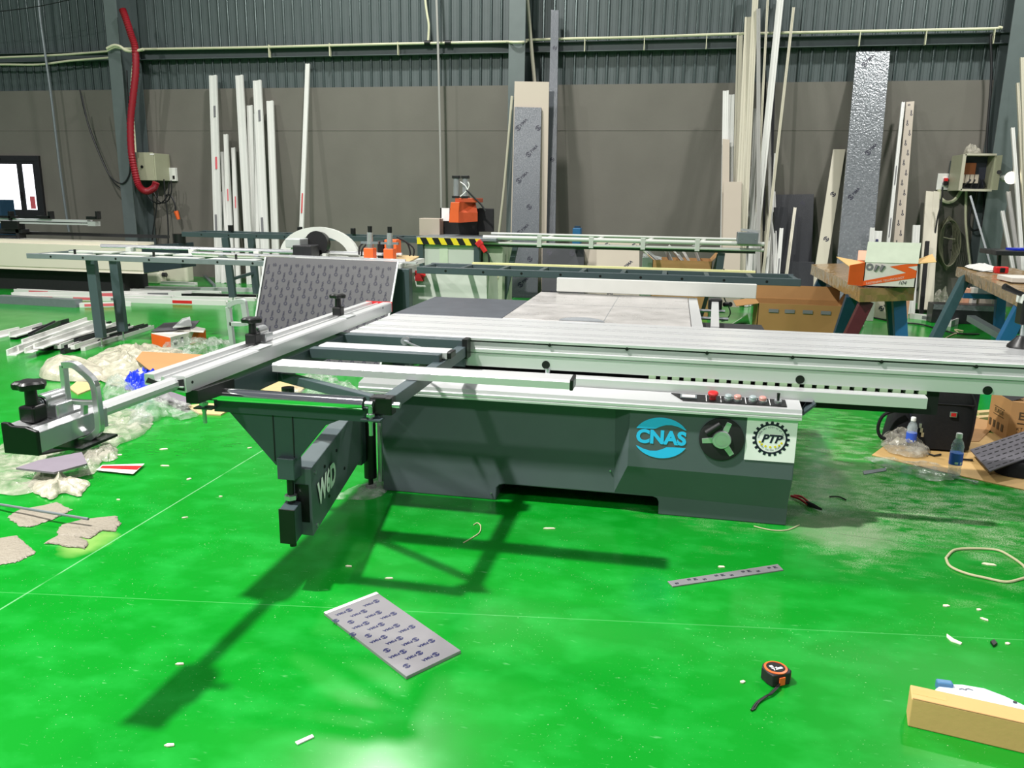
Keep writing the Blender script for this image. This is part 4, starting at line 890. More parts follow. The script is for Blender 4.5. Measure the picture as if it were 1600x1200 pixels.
for p1, p2, w_, st, how in (((333, 118), (343, 440), 11, red, 'tallest white profile with a red sticker leaning on the wall, first after the hanging leads'), ((353, 210), (357, 330), 6, red[:1], 'narrow short white profile with red mark leaning in front of a wider short one'), ((351, 237), (356, 330), 12, red[1:], 'wide short white profile with grey print leaning beside the tallest stickered one'),
                           ((365, 231), (369, 340), 6, red[:1], 'narrow short white profile with red mark leaning alone beside a tall plain one'), ((374, 118), (384, 300), 11, None, 'tallest plain white profile leaning on the wall among the short ones'), ((391, 165), (398, 440), 9, None, 'plain medium white profile leaning between two taller ones'),
                           ((402, 126), (410, 300), 12, red[1:], 'tall broad white profile with grey print leaning on the wall'), ((422, 158), (431, 400), 10, None, 'plain medium white profile leaning at the end towards the single strip'), ((400, 178), (404, 400), 5, red[2:], 'thin white strip leaning in front of the tall broad printed profile'), ((346, 300), (350, 440), 7, None, 'shortest white profile leaning beside the tallest stickered one')):
    lean(p1, p2, w_, 'pvc_white', WY-.12-rnd.random()*.15, 13.45-rnd.random()*.3, how, group=g1, stick=st)
lean((481, 100), (470, 390), 6, 'pvc_white', WY-.1, 13.3, 'single white strip leaning on bare wall left of the thin grey pipe', stick=[(.33, .35, 'red', 0), (.1, .3, 'red', 0)])
# boards by the middle column
yb1, yb2 = WY-.75, 12.95
def wallboard(tl, tr, bl, br, yt, yf, *a, **k):
    c01 = Y(*tl, yt); c11 = Y(*tr, yt); B0 = Y(*bl, yf); B1 = Y(*br, yf)
    def foot(p1, p2):                                         # run the side edges down to the floor
        lo, hi = 0., 12.
        for _ in range(50):
            t = (lo+hi)/2; q_ = Y(p1[0]+(p2[0]-p1[0])*t, p1[1]+(p2[1]-p1[1])*t, yf)
            if q_.z > 0: lo = t
            else: hi = t
        q_.z = 0; return q_
    b0 = foot(tl, bl); b1 = foot(tr, br)
    return board(a[0], b0, b1, c11, c01, *a[1:], **k)
wallboard((804, 127), (858, 128), (795, 466), (852, 466), WY-.7, 13.1, 'panel_board', .03, 'beige_board', 'tall plain beige board standing against the middle steel column', 'board')
wallboard((804, 167), (846, 168), (797, 466), (840, 466), WY-.8, 12.9, 'panel_board', .03, 'wood_film', 'grey wood-grain board with logo film in front of the beige board', 'board', prints=(LOGO, .085, .33, .42, 45, .45))
wallboard((861, 15), (873, 16), (850, 466), (866, 466), WY-.2, 13.2, 'panel_board', .05, 'wood_film', 'very tall narrow grey board beside the beige board', 'board', prints=(LOGO, .07, .16, .9, 60, .5))
# low boards stacked behind the rip fence
wallboard((848, 387), (912, 388), (846, 465), (912, 466), 12.75, 12.45, 'panel_board', .25, 'dark_board', 'low dark board with logo film behind the rip fence', 'board', prints=(LOGO, .08, .36, .32, 40, .4))
wallboard((911, 387), (932, 386), (911, 435), (932, 435), 12.95, 12.7, 'panel_board', .06, 'beige_board', 'narrow beige board between the dark board and wider beige board', 'board', prints=(LOGO, .06, .5, .4, 45, .3))
wallboard((932, 376), (999, 378), (932, 440), (999, 442), 12.75, 12.4, 'panel_board', .05, 'beige_board', 'low wide beige board with dark logos behind the rip fence', 'board', prints=(LOGO, .085, .42, .38, 45, .45))
bl_ = root('blue_crate', Y(900, 364, 12.9), 'small blue tool box on top of the low dark board', 'box')
a = Y(896, 356, 12.6); c = Y(908, 364, 12.6); zb_ = Y(880, 387, 12.6).z
P().box(a.x, c.x, 12.5, 12.72, zb_, a.z).build('body', 'blue_paint', bl_, bevel=.01); P().box(a.x+.02, c.x-.02, 12.56, 12.66, a.z, a.z+.03).build('lid', 'blue_dark', bl_)
# right-hand sheaf of white profiles
g2 = 'white and cream profiles leaning in the right-hand sheaf'; l2 = 'long pale profile in the sheaf leaning between the measuring box and dark panel'
for p1, p2, w_, m_, how in (((1134, 142), (1128, 480), 8, 'pvc_white', 'half-height white profile at the outer edge of the pale sheaf by bare wall'), ((1143, 148), (1137, 480), 8, 'pvc_white', 'half-height white profile second from bare wall in the pale sheaf'),
                       ((1156, 51), (1150, 282), 8, 'pvc_cream', 'cream profile of the pale sheaf whose top just passes the conduit'), ((1169, 27), (1157, 282), 9, 'pvc_cream', 'broad cream profile of the pale sheaf rising well above the conduit'), ((1181, -20), (1166, 290), 8, 'pvc_cream', 'tallest broad cream profile of the pale sheaf'),
                       ((1185, 14), (1185, 270), 5, 'pvc_grey', 'grey upright profile of the pale sheaf rising above the conduit'), ((1200, -10), (1184, 300), 3, 'pvc_cream', 'very thin tallest cream strip in the pale sheaf'), ((1220, -10), (1188, 300), 9, 'pvc_white', 'tallest bright white slanting profile of the pale sheaf'),
                       ((1240, 12), (1207, 300), 3.5, 'pvc_cream', 'thin slanting cream strip at the outer edge of the sheaf by the dark panel'), ((1181, 170), (1170, 470), 6, 'pvc_white', 'middling white profile standing between cream ones in the pale sheaf'), ((1202, 150), (1203, 330), 4, 'pvc_grey', 'middling grey strip in the pale sheaf'),
                       ((1212, 240), (1196, 450), 4, 'pvc_white', 'short thin white strip crossing the slanting cream strip in the sheaf'), ((1162, 235), (1159, 470), 4, 'pvc_grey', 'short grey strip behind the plain beige board in the sheaf'), ((1174, 260), (1166, 470), 5, 'pvc_white', 'short white profile low in the middle of the pale sheaf'),
                       ((1190, 250), (1186, 465), 6, 'pvc_cream', 'short broad cream profile low in the pale sheaf'), ((1198, 290), (1194, 465), 5, 'pvc_cream', 'shorter narrow cream profile low in the pale sheaf'), ((1205, 330), (1203, 465), 5, 'pvc_white', 'shortest white profile low in the pale sheaf'), ((1208, 300), (1213, 465), 6, 'pvc_white', 'short white profile tilting towards the dark panel at the sheaf foot')):
    lean(p1, p2, w_, m_, WY-.1-rnd.random()*.25, 13.15-rnd.random()*.35, how, group=g2, dp=.03)
for i, (p1, p2) in enumerate((((1195, 110), (1192, 470)), ((1209, 130), (1200, 470)), ((1190, 180), (1178, 470)))):
    lean(p1, p2, 4, 'dark_bronze', WY-.06, 13.3, 'dark bronze strip standing behind the pale right-hand sheaf', name='metal_strip', cat='strip', group='dark strips behind the sheaf', sec='b', dp=.02)
wallboard((1131, 284), (1159, 284), (1127, 478), (1155, 478), 13.3, 12.75, 'panel_board', .03, 'beige_board', 'plain beige board in front of the pale right-hand sheaf', 'board')
wallboard((1129, 217), (1140, 218), (1126, 478), (1138, 478), 13.6, 12.95, 'panel_board', .02, 'beige_board', 'narrow beige strip with small dark prints at the edge of the sheaf', 'board', prints=(LOGO_S, .04, .2, .3, 90, 0))
wallboard((1210, 304), (1272, 303), (1215, 470), (1266, 470), WY-.1, 13.4, 'panel_board', .03, 'dark_panel', 'glossy dark panel with logo film right of the pale sheaf', 'board', prints=(LOGO, .07, .4, .38, 45, .4))
wallboard((1209, 324), (1231, 323), (1212, 470), (1233, 470), 13.8, 13.25, 'panel_board', .03, 'dark_panel', 'short narrow dark panel in front of the glossy dark panel', 'board')
wallboard((1230, 409), (1272, 409), (1228, 468), (1270, 470), 13.35, 13.1, 'panel_board', .03, 'dark_panel', 'low dark offcut at the foot of the glossy dark panel', 'board')
lean((1221, 357), (1216, 420), 5, 'pvc_white', 13.05, 12.5, 'short white profile leaning on the glossy dark panel', stick=[(.4, .3, 'grey_ink', 0)])
lean((1242, 325), (1224, 465), 4, 'pvc_cream', 13.7, 12.8, 'thin cream stick leaning on the glossy dark panel')
wallboard((1302, 233), (1321, 233), (1275, 409), (1293, 411), WY-.1, 13.1, 'panel_board', .04, 'pvc_cream', 'cream board with dark logos leaning left of the foil-wrapped panel', 'board', prints=(LOGO, .08, .2, .75, 45, .0))
wallboard((1338, 80), (1391, 80), (1303, 465), (1357, 468), WY-.06, 13.0, 'panel_board', .05, 'foil', 'tall silvery dark panel in crinkled film leaning on the wall', 'board', prints=(LOGO, .08, .55, .7, 50, .35), pm='ink')
wallboard((1416, 159), (1429, 158), (1396, 383), (1411, 385), WY-.1, 13.0, 'panel_board', .02, 'beige_board', 'narrow pale board covered in small prints right of the foil-wrapped panel', 'board', prints=(LOGO_S, .035, .09, .16, 90, .5))
lean((1411, 160), (1387, 385), 4, 'pvc_white', WY-.2, 12.9, 'white profile edging the narrow printed board', stick=[(.35, .3, 'grey_ink', 0), (.6, .3, 'grey_ink', 0)])
for i, (p1, p2, w_) in enumerate((((1363, 356), (1361, 380), 6), ((1371, 361), (1369, 382), 12), ((1432, 352), (1430, 384), 9))):
    lean(p1, p2, w_, 'pvc_white', 13.0, 12.7, ('short white offcut behind the screw carton, the narrowest', 'short white labelled offcut behind the screw carton, the widest', 'short white offcut between the screw carton and cream strips')[i], name='profile_offcut', cat='offcut', stick=[(.8, .12, 'ink_blue', 0)] if i == 1 else None)
for i, (p1, p2, w_) in enumerate((((1453, 300), (1441, 480), 11), ((1463, 300), (1452, 480), 8))):
    lean(p1, p2, w_, 'pvc_cream', WY-.1, 13.0, ('wider cream strip leaning below the wall socket', 'narrower cream strip leaning below the wall socket')[i], sec='b', name='cream_strip', cat='strip')
lean((1449, 377), (1441, 470), 5, 'black', 12.9, 12.6, 'black bar leaning between the two wrapped trestle tables', name='metal_bar', cat='bar', sec='b')
# right of the right column: rack rails and profiles before a black panel for the dark opening
rk = root('profile_rack', (6.2, 13.6, 0), 'storage rack of profiles with a black panel for the dark opening beyond the right column', 'rack')
P().box(5.55, 9, 13.9, 14.1, 0, 5.2).build('dark_opening_panel', 'black_matte', rk)  # black panel put in for the darkness of the opening
for i in range(3): P().box(5.6, 9, 13.6, 13.7, 1.2+i*1.1, 1.28+i*1.1).build('shelf_rail', 'dark_bronze', rk)
g3 = 'profiles beyond the right column'
for i, (p1, p2, w_, m_) in enumerate((((1590, 130), (1600, 330), 3, 'pvc_cream'), ((1582, 200), (1598, 420), 4, 'pvc_white'), ((1575, 300), (1592, 420), 5, 'pvc_grey'), ((1566, 330), (1585, 430), 4, 'pvc_white'), ((1598, 90), (1604, 300), 6, 'pvc_cream'))):
    lean(p1, p2, w_, m_, 13.5-.12*i, 12.6-.1*i, ('thin cream profile leaning on the dark rack beyond the right column', 'tall narrow white profile leaning on the dark rack beyond the right column', 'grey profile leaning on the dark rack beyond the right column', 'shortest white profile leaning on the dark rack beyond the right column', 'tallest broad cream profile on the dark rack beyond the right column')[i], group=g3)
lp = root('round_lamp', Y(1578, 278, 13.4), 'small bright round lamp beyond the right column', 'lamp')
p = Y(1578, 278, 13.3); P().lathe([(.0, 0), (.05, .01), (.09, .05), (.08, .09), (0, .1)], p, (0, -1, 0), 14).build('bulb', mat('bulb', 'fff4d8', .4, emit=4, var=0), lp, smooth=True); P().cyl(p, p+V((0, .25, 0)), .05).build('holder', 'white_paint', lp)
# socket board and open electrical cabinet
a = Y(1466, 271, WY-.03); c = Y(1488, 297, WY-.03)
so = root('power_socket', (a.x, WY, c.z), 'white wall socket plate with a red plug beside the open electrical cabinet', 'socket')
P().box(a.x, c.x, WY-.03, WY, c.z, a.z).build('plate', 'socket_white', so, bevel=.005); P().box(a.x+.07, a.x+.16, WY-.04, WY-.03, c.z+.06, a.z-.06).build('face', 'white_print', so); P().box(a.x+.165, a.x+.24, WY-.04, WY-.03, c.z+.06, a.z-.06).build('face', 'white_print', so)
for i in range(3): P().box(a.x+.18, a.x+.23, WY-.041, WY-.04, c.z+.085+i*.06, c.z+.1+i*.06).build('slot', 'brown_ink', so)
P().box(a.x+.085, a.x+.14, WY-.1, WY-.04, a.z-.12, a.z-.07).build('red_plug', 'red', so, bevel=.006); P().cyl((a.x+.11, WY-.04, c.z+.1), (a.x+.11, WY-.1, c.z+.1), .035).build('black_plug', 'black', so, smooth=True)
a = Y(1508, 243, WY-.6); c = Y(1547, 296, WY-.6)
ec = root('electrical_cabinet', ((a.x+c.x)/2, WY-.2, c.z), 'open electrical cabinet with breakers and its door swung aside', 'electrical cabinet')
P().box(a.x, c.x, WY-.32, WY-.30, c.z, a.z).build('back_panel', mat('cab_in', '3a3d4c', .6), ec)
for q in ((a.x-.02, a.x, c.z, a.z), (c.x, c.x+.02, c.z, a.z), (a.x-.02, c.x+.02, a.z, a.z+.02), (a.x-.02, c.x+.02, c.z-.02, c.z)): P().box(q[0], q[1], WY-.6, WY-.06, q[2], q[3]).build('side_plate', 'box_olive', ec)
for q in ((a.x-.03, a.x+.015, c.z-.02, a.z+.02), (a.x, c.x+.02, a.z, a.z+.03), (a.x, c.x+.02, c.z-.03, c.z+.005)): P().box(q[0], q[1], WY-.615, WY-.595, q[2], q[3]).build('rim', 'pvc_cream', ec)
P().box(a.x-.02, c.x+.02, WY-.06, WY, c.z+.05, a.z-.05).build('mount', 'girt_paint', ec)
w3 = (c.x-a.x)
P().box(a.x+.03, a.x+w3*.55, WY-.44, WY-.32, a.z-.28, a.z-.1).build('contactor', 'copper', ec, bevel=.004); 
for i in range(4): P().box(a.x+.02+i*.065, a.x+.075+i*.065, WY-.48, WY-.32, a.z-.4, a.z-.27).build('breaker', 'beige_board', ec, bevel=.004)
for i in range(4): P().tube(smooth_path([V((a.x+.1+i*.09, WY-.42, a.z-.38)), V((a.x+.16+i*.06, WY-.48, c.z+.14)), V((a.x+.08+i*.1, WY-.46, c.z+.03)), V((a.x+.25, WY-.46, c.z+.0))]), .012, 5).build('wire', 'cable', ec, smooth=True)
d0 = V((c.x+.02, WY-.6, 0)); d1 = Y(1565, 245, WY-.75); d1 = V((d1.x, WY-.78, 0))
dr = P().prism([V((d0.x, d0.y, c.z-.01)), V((d1.x, d1.y, c.z-.01)), V((d1.x, d1.y, a.z)), V((d0.x, d0.y, a.z))], (.01, .02, 0)).build('door', 'box_olive', ec)
q = d0.lerp(d1, .85); P().cyl((q.x, q.y-.01, (a.z+c.z)/2), (q.x-.02, q.y-.05, (a.z+c.z)/2), .03).build('latch', 'black', dr)
blob('plastic_bag', 'bag_film', [V((Y(px, 243, WY-.3).x, WY-.3+dy, 0)) for px, dy in ((1508, -.08), (1520, -.13), (1530, -.06), (1527, .08), (1515, .12), (1506, .05))], .18, 3, 'crumpled clear plastic bag on top of the open electrical cabinet', 'bag', 32, 8, .3, base=a.z+.03)
cable([(1467, 296), (1470, 310), (1480, 316), (1492, 312), (1502, 298)], WY-.1, .028, 'pipe_cream', 'white conduit curving from the wall socket under the open cabinet', 'conduit_pipe', 'pipe')
cable([(1510, 297), (1509, 340), (1512, 380), (1517, 420), (1523, 450)], WY-.15, .02, 'pipe_cream', 'white conduit hanging from the open electrical cabinet', 'conduit_pipe', 'pipe')
cable([(1473, 292), (1470, 320), (1465, 340), (1458, 380), (1450, 410), (1440, 440), (1432, 455)], 13.7, .012, 'cable', 'black lead hanging from the wall socket', 'cable')
cable([(1551, 55), (1548, 60), (1549, 120), (1543, 200), (1541, 245)], WY-.2, .018, 'cable', 'black cable dropping from the rail to the open electrical cabinet', 'cable')
cable([(1524, 298), (1516, 330), (1514, 350), (1520, 360), (1532, 355), (1537, 335), (1536, 300)], WY-.2, .016, 'cable', 'black cable loop hanging under the open electrical cabinet', 'cable')
lean((1516, 306), (1547, 412), 2.5, 'zinc', WY-.62, 13.2, 'thin metal rod leaning under the open electrical cabinet', name='metal_rod', cat='rod', sec='b', dp=.02)
# hanging coil of wire
wc = root('wire_coil', Y(1484, 420, WY-.2), 'long coil of dull wire hanging on the wall under the socket', 'coil')
for i in range(11):
    t = i/10; xs = -1+2*t; b = P(); pts = []
    for k in range(28):
        an = math.tau*k/28; px = 1483+xs*3+math.sin(an)*(8+9*abs(xs))*(1 if math.cos(an) > -.5 else .9)+(-4)*(1-math.cos(an))/2; py = 380-math.cos(an)*(42-6*abs(xs))
        pts.append(Y(px, py, WY-.1-.02*i))
    b.tube(pts, .008, 5, True).build('wire_turn', 'wire_dark', wc, smooth=True)
P().tube([Y(a, b_, WY-.34) for a, b_ in ((1474, 371), (1483, 373), (1492, 374))], .01, 5).build('tie', 'wire_dark', wc)
blob('plastic_bag', 'bag_film', [V((Y(px, 430, 13.5).x, 13.5+dy, 0)) for px, dy in ((1462, -.1), (1478, -.18), (1492, -.1), (1490, .1), (1475, .15), (1462, .1))], .35, 5, 'clear film bundle on the floor below the wire coil', 'bag', 30, 8, .4)
# ================================================================== TRESTLE TABLES ON THE RIGHT
def wedge_leg(t, a, b_, wd, m_): return P().bar(a, b_, wd, wd*.7, (0, 1, 0)).build('leg', m_, t, bevel=.003)
ZT = .8
def wrapped(name, corners, zt, th, m_top, label, seed):
    from mathutils import noise
    t = root(name, tuple(sum((V(c) for c in corners), V())/4)[:2]+(0,), label, 'table')
    q = [V((c.x, c.y, 0)) for c in corners]; b = P(); nu, nv = 10, 40; vs = []; fs = []
    for j in range(nv+1):
        for i in range(nu+1):
            p = q[0].lerp(q[1], i/nu).lerp(q[3].lerp(q[2], i/nu), j/nv); vs.append(V((p.x, p.y, zt+.008*noise.noise(V((p.x*7, p.y*7, seed))))))
    for j in range(nv):
        for i in range(nu): k = j*(nu+1)+i; fs.append((k, k+1, k+nu+2, k+nu+1))
    # skirts
    ring = [i for i in range(nu+1)]+[(nu+1)*j+nu for j in range(1, nv+1)]+[(nu+1)*nv+i for i in range(nu-1, -1, -1)]+[(nu+1)*j for j in range(nv-1, 0, -1)]
    n0 = len(vs); m = len(ring); c = sum(q, V())/4
    for lev, zz in ((0, zt-th*.5), (1, zt-th)):
        for r in ring:
            p = vs[r]; d = V((p.x-c.x, p.y-c.y, 0)).normalized(); k = .018*noise.noise(V((p.x*11, p.y*11, seed+lev*3.3)))
            vs.append(V((p.x+d.x*k, p.y+d.y*k, zz)))
    for i in range(m):
        i2 = (i+1) % m; fs.append((ring[i], n0+i, n0+i2, ring[i2])); fs.append((n0+i, n0+m+i, n0+m+i2, n0+i2))
    fs.append(tuple(n0+m+i for i in range(m)))
    o = b.add(vs, fs).build('wrapped_top', m_top, t)
    return t
c1 = [Z(1345, 451, ZT), Z(1430, 449, ZT), Z(1333, 411, ZT), Z(1268, 413, ZT)]
t1 = wrapped('trestle_table', c1, ZT, .13, 'wrap_wood', 'plastic wrapped timber table on blue and maroon legs under the screw carton', 2.)
n0, n1, f1, f0 = c1
wedge_leg(t1, n0+V((.1, .15, -.13)), n0+V((-.14, .1, -ZT)), .12, 'maroon'); wedge_leg(t1, n1+V((-.1, .15, -.13)), n1+V((.0, .1, -ZT)), .12, 'blue_paint')
wedge_leg(t1, n0+V((.03, .5, -.13)), n0+V((-.05, .75, -ZT)), .11, 'blue_dark'); wedge_leg(t1, n1+V((-.1, .5, -.13)), n1+V((.1, .75, -ZT)), .1, 'blue_dark')
wedge_leg(t1, f0+V((.12, -.3, -.13)), f0+V((-.12, -.3, -ZT)), .12, 'blue_dark'); wedge_leg(t1, f1+V((-.1, -.3, -.13)), f1+V((.1, -.3, -ZT)), .12, 'blue_dark')
P().box(n0.x+.05, n1.x-.1, f0.y-.4, f0.y-.33, .3, .36).build('stretcher', 'blue_dark', t1)
L0 = Z(1495, 417, ZT); L1 = Z(1600, 462, ZT); off = V((.75, 0, 0))
c2 = [L1, L1+V((.75, .1, 0)), L0+V((.72, .1, 0)), L0]
t2 = wrapped('trestle_table', c2, ZT, .12, 'wrap_wood', 'plastic wrapped table on blue legs beside the right column', 5.)
P().box(L0.x+.05, L0.x+.6, L0.y-.25, L0.y-.15, .42, .48).build('stretcher', 'blue_paint', t2)
wedge_leg(t2, Y(1507, 436, 10.9), Z(1452, 546, 0), .11, 'teal_dark'); wedge_leg(t2, L0+V((.45, -.3, -.12)), L0+V((.5, -.3, -ZT)), .11, 'blue_paint')
wedge_leg(t2, L0+V((.65, -.3, -.12)), L0+V((.75, -.3, -ZT)), .1, 'blue_dark'); wedge_leg(t2, L1+V((.12, .3, -.12)), L1+V((-.1, .3, -ZT)), .12, 'blue_paint'); wedge_leg(t2, L1+V((.6, .3, -.12)), L1+V((.8, .3, -ZT)), .12, 'blue_paint')
P().bar(Z(1517, 497, .28), Z(1600, 545, .2), .09, .07).build('brace', 'grey_metal', t2)
# --- things on the tables
sc_ = root('screw_carton', Z(1390, 447, ZT), 'open orange and white screw carton on the wrapped trestle table', 'carton')
yc_ = n0.y+.12; A = Y(1347, 447, yc_); B = Y(1430, 447, yc_); hA = Y(1350, 412, yc_).z-ZT; zt = ZT+.012
A.z = B.z = zt; w3 = V((B.x-A.x, 0, 0)); up = V((0, 0, hA)); bk = V((0, .32, 0))
P().prism([A, B, B+up, A+up], (0, .012, 0)).build('front', 'white_card', sc_); P().prism([A+bk, B+bk, B+bk+up, A+bk+up], (0, .012, 0)).build('back', 'cardboard', sc_)
P().prism([A, A+bk, A+bk+up, A+up], (.012, 0, 0)).build('side', 'orange_print', sc_); P().prism([B, B+bk, B+bk+up, B+up], (-.012, 0, 0)).build('side', 'white_card', sc_)
P().box(A.x, B.x, A.y, A.y+.32, zt, zt+.008).build('bottom', 'cardboard', sc_)
def on_front(u, v): return A+w3*u+up*v+V((0, -.003, 0))
P().add([on_front(*p) for p in ((0, .02), (.0, .22), (.8, .62), (.48, .86), (.78, .98), (.99, 1), (.99, .42))], [(0, 1, 2, 6), (2, 3, 4, 5, 6)]).build('orange_band', 'orange_print', sc_)
P().add([on_front(*p)+V((0, -.001, 0)) for p in ((.82, .86), (.99, .92), (.99, .72))], [(0, 1, 2)]).build('white_wedge', 'white_card', sc_)
P().stamp(text_mesh('FASTENING TECHNOLOGY', .028), on_front(.42, .27)+V((0, -.002, 0)), w3+up*.45, up-w3*.12).build('band_lettering', 'white_card', sc_)
P().stamp(text_mesh('104', .05, shear=.3), on_front(.74, .2)+V((0, -.004, 0)), V((1, 0, 0)), UZ).build('pen_number', 'ink', sc_)
for i, u in enumerate((.1, .22, .33)):
    b = P()
    if i == 0: b.stamp(ring_mesh(.015, .034), on_front(u, .82)+V((0, -.002, 0)), UX, UZ)
    else: b.cyl(on_front(u-.015, .66), on_front(u+.03, .9), .012, .02, 8)
    b.build('screw_picture', 'grey_ink', sc_)
P().add([A+up, B+up, B+up+V((.03, .1, .19)), A+up+V((.03, .1, .19))], [(0, 1, 2, 3)]).build('lid_flap', 'mint', sc_).modifiers.new('t', 'SOLIDIFY').thickness = .006
P().add([A+bk+up, B+bk+up, B+bk+up+V((.02, .1, .09)), A+bk+up+V((.02, .1, .09))], [(0, 1, 2, 3)]).build('back_flap', 'peach', sc_).modifiers.new('t', 'SOLIDIFY').thickness = .006
P().add([B+up, B+up+bk*.7, B+up+bk*.7+V((.18, 0, .08)), B+up+V((.16, 0, .02))], [(0, 1, 2, 3)]).build('side_flap', 'cardboard_light', sc_).modifiers.new('t', 'SOLIDIFY').thickness = .006
P().add([A+up*.98, A+bk+up*.98, A+bk+up*.9+V((-.2, .02, .05)), A+up*.8+V((-.15, -.08, .01))], [(0, 1, 2, 3)]).build('side_flap', 'cardboard_light', sc_).modifiers.new('t', 'SOLIDIFY').thickness = .006
P().add([A+V((-.15, -.08, .02)), A, A+up, A+up*.8+V((-.15, -.08, .02))], [(0, 1, 2, 3)]).build('side_flap', 'orange_print', sc_).modifiers.new('t', 'SOLIDIFY').thickness = .006
# papers, knife-like red tool, trays on table two
blob('paper_sheet', 'paper', [Z(1508, 415, ZT+.02), Z(1535, 413, ZT+.02), Z(1560, 419, ZT+.02), Z(1552, 424, ZT+.02), Z(1525, 421, ZT+.02)], .05, 8, 'crumpled white paper on the right wrapped table', 'paper', 28, 6, .3, base=ZT+.01)
rt = root('red_tool', Z(1560, 423, ZT), 'short red and black tool on the right wrapped table', 'tool')
p = Z(1557, 423, ZT+.04); P().box(p.x-.03, p.x+.12, p.y-.04, p.y+.04, ZT+.01, ZT+.09).build('body', 'red', rt, bevel=.015); P().box(p.x+.02, p.x+.08, p.y-.045, p.y+.0, ZT+.02, ZT+.08).build('grip', 'black', rt, bevel=.01); P().bar(p+V((-.03, 0, 0)), p+V((-.22, -.03, -.02)), .02, .006).build('blade', 'zinc', rt)
wbx = P().box(*[v for v in (Z(1568, 440, ZT).x, Z(1568, 440, ZT).x+.3)], Z(1568, 440, ZT).y-.2, Z(1568, 440, ZT).y+.2, ZT+.01, ZT+.06).build('white_tray', 'white_card', bevel=.006); tag(wbx, 'low white tray at the edge of the right wrapped table', 'tray')
tr_ = root('tool_tray', Y(1575, 395, 12), 'dark tray stand with a blue folder beside the right column', 'stand')
q = Y(1543, 392, 12.0); P().box(q.x, q.x+1.1, 11.7, 12.3, q.z-.04, q.z+.02).build('tray', 'dark_bronze', tr_, bevel=.006)
for dx in (.15, .95): P().bar((q.x+dx, 12, q.z-.04), (q.x+dx+(.1 if dx < .5 else -.1), 12, 0), .04, .04, (0, 1, 0)).build('leg', 'black', tr_)
bf = P().bar((q.x+.25, 11.95, q.z+.035), (q.x+.6, 12.0, q.z+.04), .2, .025).build('blue_folder', 'blue_plastic'); tag(bf, 'blue folder lying on the dark tray stand', 'folder')
# --- cartons behind the carriage
def carton(name, x0, x1, y0, y1, z0, z1, m_, label, rot=0, flaps=(), cat='carton', open_=True, m_in='cardboard_dark', z=0):
    t = root(name, ((x0+x1)/2, (y0+y1)/2, z0), label, cat); th = .008
    for nm, a in (('front', (x0, x1, y0, y0+th, z0, z1)), ('back', (x0, x1, y1-th, y1, z0, z1)), ('side', (x0, x0+th, y0, y1, z0, z1)), ('side', (x1-th, x1, y0, y1, z0, z1)), ('bottom', (x0, x1, y0, y1, z0, z0+th))): P().box(*a).build(nm, m_, t)
    if not open_: P().box(x0, x1, y0, y1, z1-th, z1).build('top', m_, t)
    for side, ln, an in flaps:
        c_, s_ = math.cos(math.radians(an))*ln, math.sin(math.radians(an))*ln
        v = {'f': [(x0, y0, z1), (x1, y0, z1), (x1, y0-c_, z1+s_), (x0, y0-c_, z1+s_)], 'b': [(x0, y1, z1), (x1, y1, z1), (x1, y1+c_, z1+s_), (x0, y1+c_, z1+s_)],
             'l': [(x0, y0, z1), (x0, y1, z1), (x0-c_, y1, z1+s_), (x0-c_, y0, z1+s_)], 'r': [(x1, y0, z1), (x1, y1, z1), (x1+c_, y1, z1+s_), (x1+c_, y0, z1+s_)]}[side]
        P().add(v, [(0, 1, 2, 3)]).build('flap', m_, t).modifiers.new('t', 'SOLIDIFY').thickness = .006
    if rot: t.rotation_euler.z = math.radians(rot)
    return t
y_c = 9.6; xx0, xx1 = Y(1183, 500, y_c).x, Y(1324, 500, y_c).x; zt2 = Y(1250, 476, y_c).z
cb1 = carton('open_carton', xx0, xx1, y_c, y_c+.55, 0, zt2, 'cardboard_dark', 'large open brown carton behind the carriage below the wrapped trestle table', 0, (('b', .16, 80), ('l', .25, -10), ('r', .2, 60)))
for u in (.12, .3, .5, .7): P().box(xx0+(xx1-xx0)*u, xx0+(xx1-xx0)*(u+.11), y_c-.012, y_c-.01, zt2-.1, zt2-.06).build('stencil_mark', 'grey_ink', cb1)
for u in (.25, .4, .55, .7): P().stamp(ring_mesh(.03, .042), (xx0+(xx1-xx0)*u, y_c-.003, .06), UX, UZ).build('stencil_mark', 'brown_ink', cb1)
y_c = 11.4; xo0, xo1 = Y(1019, 420, y_c).x, Y(1112, 420, y_c).x; zt3 = Y(1060, 407, y_c).z
cb2 = carton('offcut_carton', xo0, xo1, y_c, y_c+.6, 0, zt3, 'cardboard', 'brown carton full of aluminium offcuts behind the rip fence', 0, (('l', .1, 40), ('r', .15, 50)))
g4 = 'aluminium offcuts in the carton'
for i, (a, b_, w_) in enumerate((((1000, 385), (1040, 420), .07), ((1012, 392), (1050, 425), .06), ((1040, 386), (1056, 420), .1), ((1046, 384), (1075, 418), .09), ((1060, 398), (1078, 422), .04), ((1085, 383), (1098, 420), .07), ((1068, 393), (1082, 418), .03), ((1005, 398), (1034, 404), .08))):
    T = Y(a[0], a[1], y_c+.1+.05*i); Bq = Y(b_[0], b_[1], y_c+.2+.04*i)
    w_ *= 1.3; tag(P().extr(Bq, T, [(-w_/2, -.02), (w_/2, -.02), (w_/2, .02), (w_/2-.012, .02), (w_/2-.012, -.008), (-w_/2, -.008)]).build('aluminium_offcut', 'alu_dull' if i % 3 else 'pvc_white'), 'aluminium profile offcut sticking out of the brown carton behind the rip fence', 'offcut', g4)
cs = P().box(Y(1003, 425, 12.2).x, Y(1020, 425, 12.2).x, 12.1, 12.3, 0, Y(1010, 401, 12.2).z).build('metal_stock', 'zinc', bevel=.004); tag(cs, 'stack of bright metal stock left of the offcut carton', 'stock')
